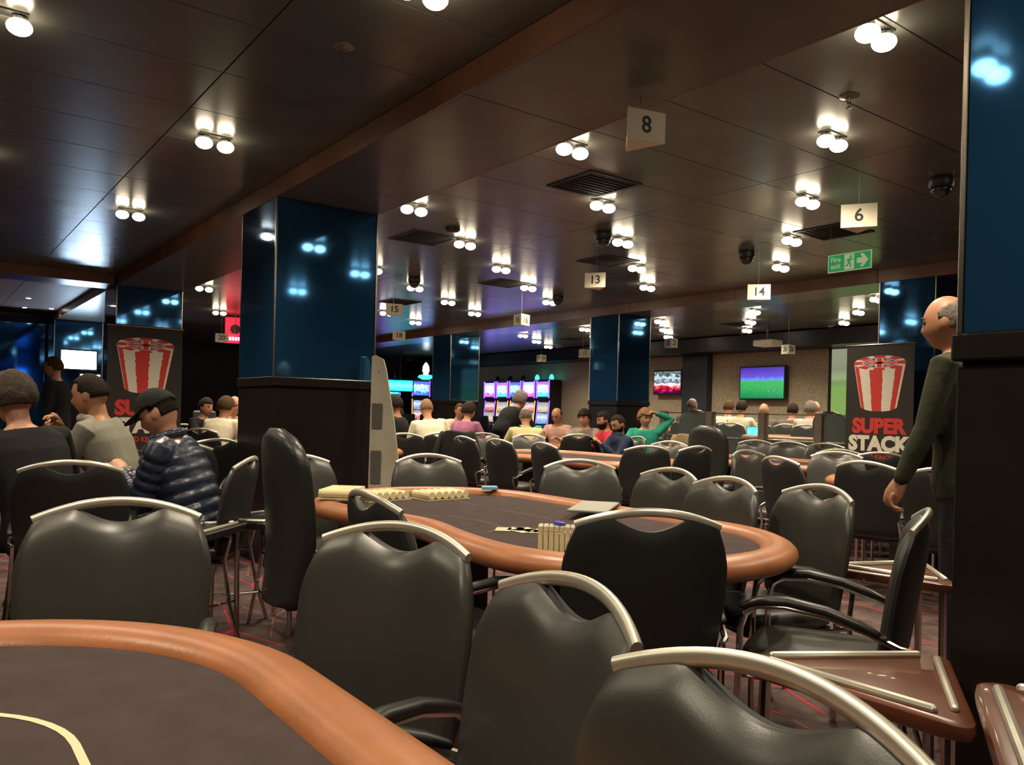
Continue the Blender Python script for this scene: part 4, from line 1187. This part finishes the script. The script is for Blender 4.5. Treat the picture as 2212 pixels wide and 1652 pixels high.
    if hair and not cap:
        if hairstyle == 'short': cap_shell(.014, lambda x, y, z: z > .52 + .10 * y or (y < .30 and z > -.30 and not (abs(x) > .8 and z < .15 and y > -.25)) and z > .9 * y - .1, 'hair', hair)
        elif hairstyle == 'crop': cap_shell(.006, lambda x, y, z: z > .62 + .15 * y or (y < .25 and z > -.25 and not (abs(x) > .8 and z < .15 and y > -.25)) and z > .9 * y - .05, 'hair', hair)
        elif hairstyle == 'full': cap_shell(.024, lambda x, y, z: z > .46 + .05 * y or (y < .35 and z > -.38 and not (abs(x) > .85 and z < .05 and y > -.1)) and z > .9 * y - .15, 'hair', hair)
        elif hairstyle == 'fringe': cap_shell(.004, lambda x, y, z: y < .15 and -.35 < z < .50 - .3 * y and not (abs(x) > .8 and z < .15 and y > -.25), 'hair', hair)
    if cap:
        co_ = cap_shell(.016, lambda x, y, z: z > .30 + .10 * y, 'cap', cap)
        b = MB(); up = []; dn = []
        for i in range(15):
            a = R(-62 + 124 * i / 14)
            up.append(HM @ V((.088 * math.sin(a), .103 * math.cos(a), .052))); dn.append(HM @ V((.092 * math.sin(a), .103 * math.cos(a) + .085 * math.cos(a) ** .6, .036)))
        b.add(up + dn, [(i, i + 1, 16 + i, 15 + i) for i in range(14)])
        o = b.build('cap_brim', cap, co_, 'all'); sm = o.modifiers.new('thickness', 'SOLIDIFY'); sm.thickness = .004
        MB().ell(HM @ V((0, 0, .134)), (.008, .008, .005), 8, 6).build('cap_button', cap, co_)
        if hair: cap_shell(.005, lambda x, y, z: y < .1 and -.30 < z < .35 and not (abs(x) > .8 and z < .15 and y > -.25), 'hair', hair)
    if beard: cap_shell(.007, lambda x, y, z: y > .05 and z < -.30 - .18 * abs(x) + (.42 * max(0, abs(x) - .55)) and not (abs(x) < .30 and -.58 < z < -.46), 'beard', beard)
    if glasses:
        b = MB()
        for s in (-1, 1):
            b.tube([HM @ V((.033 * s + .022 * math.cos(a), .107, .012 + .017 * math.sin(a))) for a in [2 * PI * i / 14 for i in range(14)]], .0022, 5, closed=True)
            b.tube([HM @ V((.056 * s, .105, .016)), HM @ V((.082 * s, .02, .016))], .0022, 5)
        b.tube([HM @ V((-.011, .108, .016)), HM @ V((.011, .108, .016))], .0022, 5)
        b.build('glasses', BLACKP, t)
    t['hands'] = 0; del t['hands']
    return t, W

NAVYP = mat('puffer_navy', (.018, .026, .055), .33, spec=.6, var=.15, vscale=10, bump=.15, bscale=40)
HOODIE = cloth('grey_hoodie', (.26, .25, .205), .1); DKSW = cloth('dark_sweater', (.020, .019, .021)); WHITE = cloth('white_shirt', (.72, .64, .48), .06)
PURPLE = cloth('purple_shirt', (.33, .12, .22)); BLACKJ = cloth('black_jacket', (.014, .014, .015)); CREAM = cloth('cream_shirt', (.60, .49, .25), .06)
PINK = cloth('pink_stripe', (.55, .33, .28)); GREYJ = cloth('grey_jacket', (.27, .23, .18)); REDJ = cloth('red_jacket', (.55, .035, .05)); NAVYH = cloth('navy_hoodie', (.025, .035, .07))
TEALT = cloth('teal_top', (.03, .30, .22)); OLIVE = cloth('olive_shirt', (.20, .17, .10)); BLUES = cloth('light_blue_shirt', (.25, .45, .65)); DGREEN = cloth('dark_green_shirt', (.045, .05, .03)); BROWNS = cloth('brown_shirt', (.13, .10, .085))
CAPM = cloth('cap_black', (.022, .022, .022))
NEAR = .0075
person('man at the left edge seen from behind in a dark sweater', .53, 4.60, 112, top=1.33, lean=16, side=-6, arms='table', shirt=DKSW, hair=hairm('greybrown', (.06, .045, .035)), hairstyle='full', vox=NEAR, yaw=8)
person('man in a grey hoodie in profile with his hand at his mouth', 1.0, 5.24, 146, top=1.41, lean=16, shirt=HOODIE, hood=True, hair=H_DARK, hairstyle='crop', vox=NEAR, pitch=14, skin=SKIN2,
       wr_=(.05, .36, 1.03), wl_=(-.02, .37, 1.00), yaw=0)
chair(1.0, 5.24, 146, 'armchair under the man in the grey hoodie')
person('man in a black cap and quilted navy jacket looking down', 1.22, 4.46, 146, top=1.275, lean=20, shirt=NAVYP, puffer=True, collar='high', cap=CAPM, hair=H_DARK, vox=NEAR, pitch=34, arms='fold', trousers=JEANS)
chair(1.22, 4.46, 146, 'armchair under the man in the black cap')
person('standing person in black far off at the left', 1.42, 11.2, 150, top=1.74, stand=True, lean=2, arms='down', shirt=BLACKJ, hair=H_BROWN, hairstyle='short', pitch=5)
for nm, px_, py_, dg, kw in [
    ('man in white left of the big pillar, left of two', 2.95, 10.0, 40, dict(top=1.30, lean=22, shirt=WHITE, hair=H_BROWN)),
    ('man in white touching the left edge of the big pillar', 3.36, 10.82, -70, dict(top=1.33, lean=12, shirt=WHITE, hair=H_SAND, hairstyle='fringe')),
    ('person in dark clothes behind the man in the cap, far off', 3.25, 11.7, -60, dict(top=1.30, lean=10, shirt=BLACKJ, hair=H_DARK)),
    ('man in a black track top facing left beyond the off-white board', 5.22, 9.50, 128, dict(top=1.44, lean=8, shirt=BLACKJ, hair=H_DARK, beard=H_DARK, skin=SKIN2)),
    ('man whose face shows behind the black track top', 5.85, 10.6, 190, dict(top=1.26, lean=10, shirt=BLACKJ, hair=H_DARK, skin=SKIN2)),
    ('man in a bright white shirt leaning to the left, back to us', 5.45, 8.95, 72, dict(top=1.40, lean=18, side=-8, shirt=WHITE, hair=H_SAND, hairstyle='crop', sleeve='short')),
    ('man in a pale shirt between the white and purple shirts', 7.45, 11.62, 262, dict(top=1.34, lean=16, shirt=WHITE, hair=H_BROWN, hairstyle='crop', skin=SKIN2)),
    ('man in a purple shirt seen from behind', 6.36, 9.74, 22, dict(top=1.33, lean=16, shirt=PURPLE, hair=H_DARK, sleeve='short', glasses=True)),
    ('man in a cream shirt seen from behind', 6.62, 8.55, 62, dict(top=1.28, lean=12, shirt=CREAM, hair=H_GREY, hairstyle='fringe')),
    ('balding man in a pink shirt looking down', 8.25, 9.78, 205, dict(top=1.30, lean=14, shirt=PINK, hair=H_DARK, hairstyle='fringe', pitch=30, skin=SKIN2)),
    ('woman in a grey jacket beside the pink shirt', 8.25, 9.15, 200, dict(top=1.27, lean=10, shirt=GREYJ, hair=H_DARK, hairstyle='full')),
    ('man in a red jacket in front of the blue pillar', 8.08, 8.48, 160, dict(top=1.25, lean=10, shirt=REDJ, hair=H_DARK, hairstyle='short', skin=SKIN2, beard=H_DARK)),
    ('bearded man in a navy hoodie looking at his phone', 7.45, 7.62, 172, dict(top=1.19, lean=4, shirt=NAVYH, hood=True, hair=H_DARK, hairstyle='crop', beard=H_DARK, skin=SKIN2, arms='phone', pitch=25, sleeve='long')),
    ('person in a teal top with a hand behind the head', 8.22, 7.92, 215, dict(top=1.30, lean=2, shirt=TEALT, hair=H_SAND, hairstyle='full', wl_=(-.16, .02, 1.24), yaw=40)),
]:
    kw.setdefault('pitch', 12)
    t, W = person(nm, px_, py_, dg, **kw)
    chair(px_, py_, dg, 'armchair under the ' + nm)
    if 'phone' in nm:
        ph = tag(MB().box(-.036, .036, -.005, .005, -.07, .07, bev=.003).build('phone', BLACKP), 'black phone held by the bearded man', 'phone')
        mid = (W[1] + W[-1]) / 2 + Vector((0, .09, .02))
        ph.location = t.matrix_basis @ mid; ph.rotation_euler = (R(-35), 0, R(172) - PI / 2)
person('man in a black jacket with grey hair bending over the table', 6.60, 9.05, 12, top=1.46, stand=True, lean=40, arms='reach', shirt=BLACKJ, hair=H_GREY, hairstyle='full', glasses=True, pitch=8, wr_=(.15, .62, .95), wl_=(-.15, .62, .95))
for nm, px_, py_, dg, kw in [
    ('man in an olive shirt behind the balustrade', 10.12, 8.75, 20, dict(top=1.31, shirt=OLIVE, hair=H_GREY, hairstyle='fringe', skin=SKIN2)),
    ('man in white behind the balustrade, back turned to us', 10.95, 8.42, 10, dict(top=1.29, shirt=WHITE, hair=H_DARK)),
    ('man partly hidden behind a white shirt at the balustrade', 11.35, 8.98, 25, dict(top=1.30, shirt=WHITE, hair=H_BROWN)),
    ('bald man behind the balustrade below the football screen', 11.75, 8.55, 20, dict(top=1.27, shirt=BROWNS, hair=None, skin=SKIN2)),
    ('person in a brown shirt beside the white-shirted back', 11.75, 7.98, 20, dict(top=1.27, shirt=BROWNS, hair=H_DARK)),
    ('grey-haired man in a pale shirt, back to us, below the football screen', 11.45, 7.45, 25, dict(top=1.29, shirt=cloth('pale_pink_shirt', (.55, .45, .40), .06), hair=H_GREY, hairstyle='full')),
    ('bald man right of the pale shirt behind the balustrade', 12.45, 7.95, 60, dict(top=1.33, shirt=BROWNS, hair=None, skin=SKIN1)),
    ('person in a light blue shirt left of the right banner', 12.5, 7.3, 40, dict(top=1.29, shirt=BLUES, hair=H_BROWN)),
]:
    kw.setdefault('lean', 8); kw.setdefault('pitch', 8)
    person(nm, px_, py_, dg, z=.2, vox=.017, **kw)
    chair(px_, py_, dg, 'armchair under the ' + nm, z=.2)
person('standing bald man in a dark green shirt beside the right pillar', 3.80, 1.67, 100, top=1.78, stand=True, lean=6, side=0, arms='reach', shirt=DGREEN, skin=SKIN2, hair=H_GREY, hairstyle='fringe', vox=.010, wr_=(.25, .04, .82), wl_=(-.22, .22, .93), pole=.08, pitch=10, trousers=TROUS)

# coats hung over chairs
def coat(x, y, deg, m, label):
    t = thing('coat', label, 'coat', (x, y, 0), R(deg) - PI / 2)
    b = MB(); rs = []
    for k in range(12):
        v = k / 11; z_ = .955 - .55 * v; w_ = .20 + .05 * v + .01 * math.sin(k * 1.7); d0 = .045 + .02 * math.sin(v * PI) 
        yc = back_y(min(.92, z_)) - .005
        rs.append([(w_ * math.cos(a) * (1 + .05 * math.sin(5 * a + k * .6)), yc - .012 + (d0 + .012 * math.sin(4 * a)) * math.sin(a), z_ + .01 * math.cos(3 * a)) for a in [2 * PI * q_ / 28 for q_ in range(28)]])
    top_ = [[(p[0] * .8, (p[1] + .0), p[2] + .02) for p in rs[0]]]
    b.rings(top_ + rs); b.build('body', m, t, 'all')
    for s in (-1, 1): MB().tube([(s * .19, -.30, .93), (s * .245, -.335, .75), (s * .24, -.33, .50), (s * .235, -.32, .42)], [.045, .05, .045, .04], 10, flat=.7, round_ends=True).build('sleeve', m, t, 'all')
    return t
chair(5.28, 8.10, 50, 'armchair under the dark hanging jacket')
coat(5.28, 8.10, 50, cloth('jacket_black', (.022, .023, .022)), 'dark jacket hung over a chair beside the white-shirted man')
chair(8.45, 7.25, 30, 'armchair under the beige coat')
coat(8.45, 7.25, 30, cloth('coat_beige', (.30, .22, .13)), 'beige coat hung over a chair before the balustrade')
# small things far off
def bottle(x, y, z, label):
    t = thing('bottle', label, 'bottle', (x, y, z))
    MB().lathe([(.03, 0), (.032, .01), (.032, .13), (.014, .18), (.013, .22)], 14).build('body', mat('bottle_clear', (.55, .55, .48), .1, alpha=.6), t, 'a')
    MB().lathe([(.015, .22), (.015, .24)], 12).build('cap', BLACKP, t)
bottle(3.42, 8.3, TZ - .031, 'small clear bottle on the table left of the big pillar')
t = thing('laptop', 'small cyan-lit tablet on the raised table', 'tablet', (10.45, 7.75, .2 + TZ - .031), R(-60))
MB().box(-.12, .12, -.005, .005, 0, .16, Matrix.Rotation(R(-15), 4, 'X')).build('case', BLACKP, t)
MB().box(-.11, .11, -.008, -.005, .01, .15, Matrix.Rotation(R(-15), 4, 'X')).build('screen', CY, t)
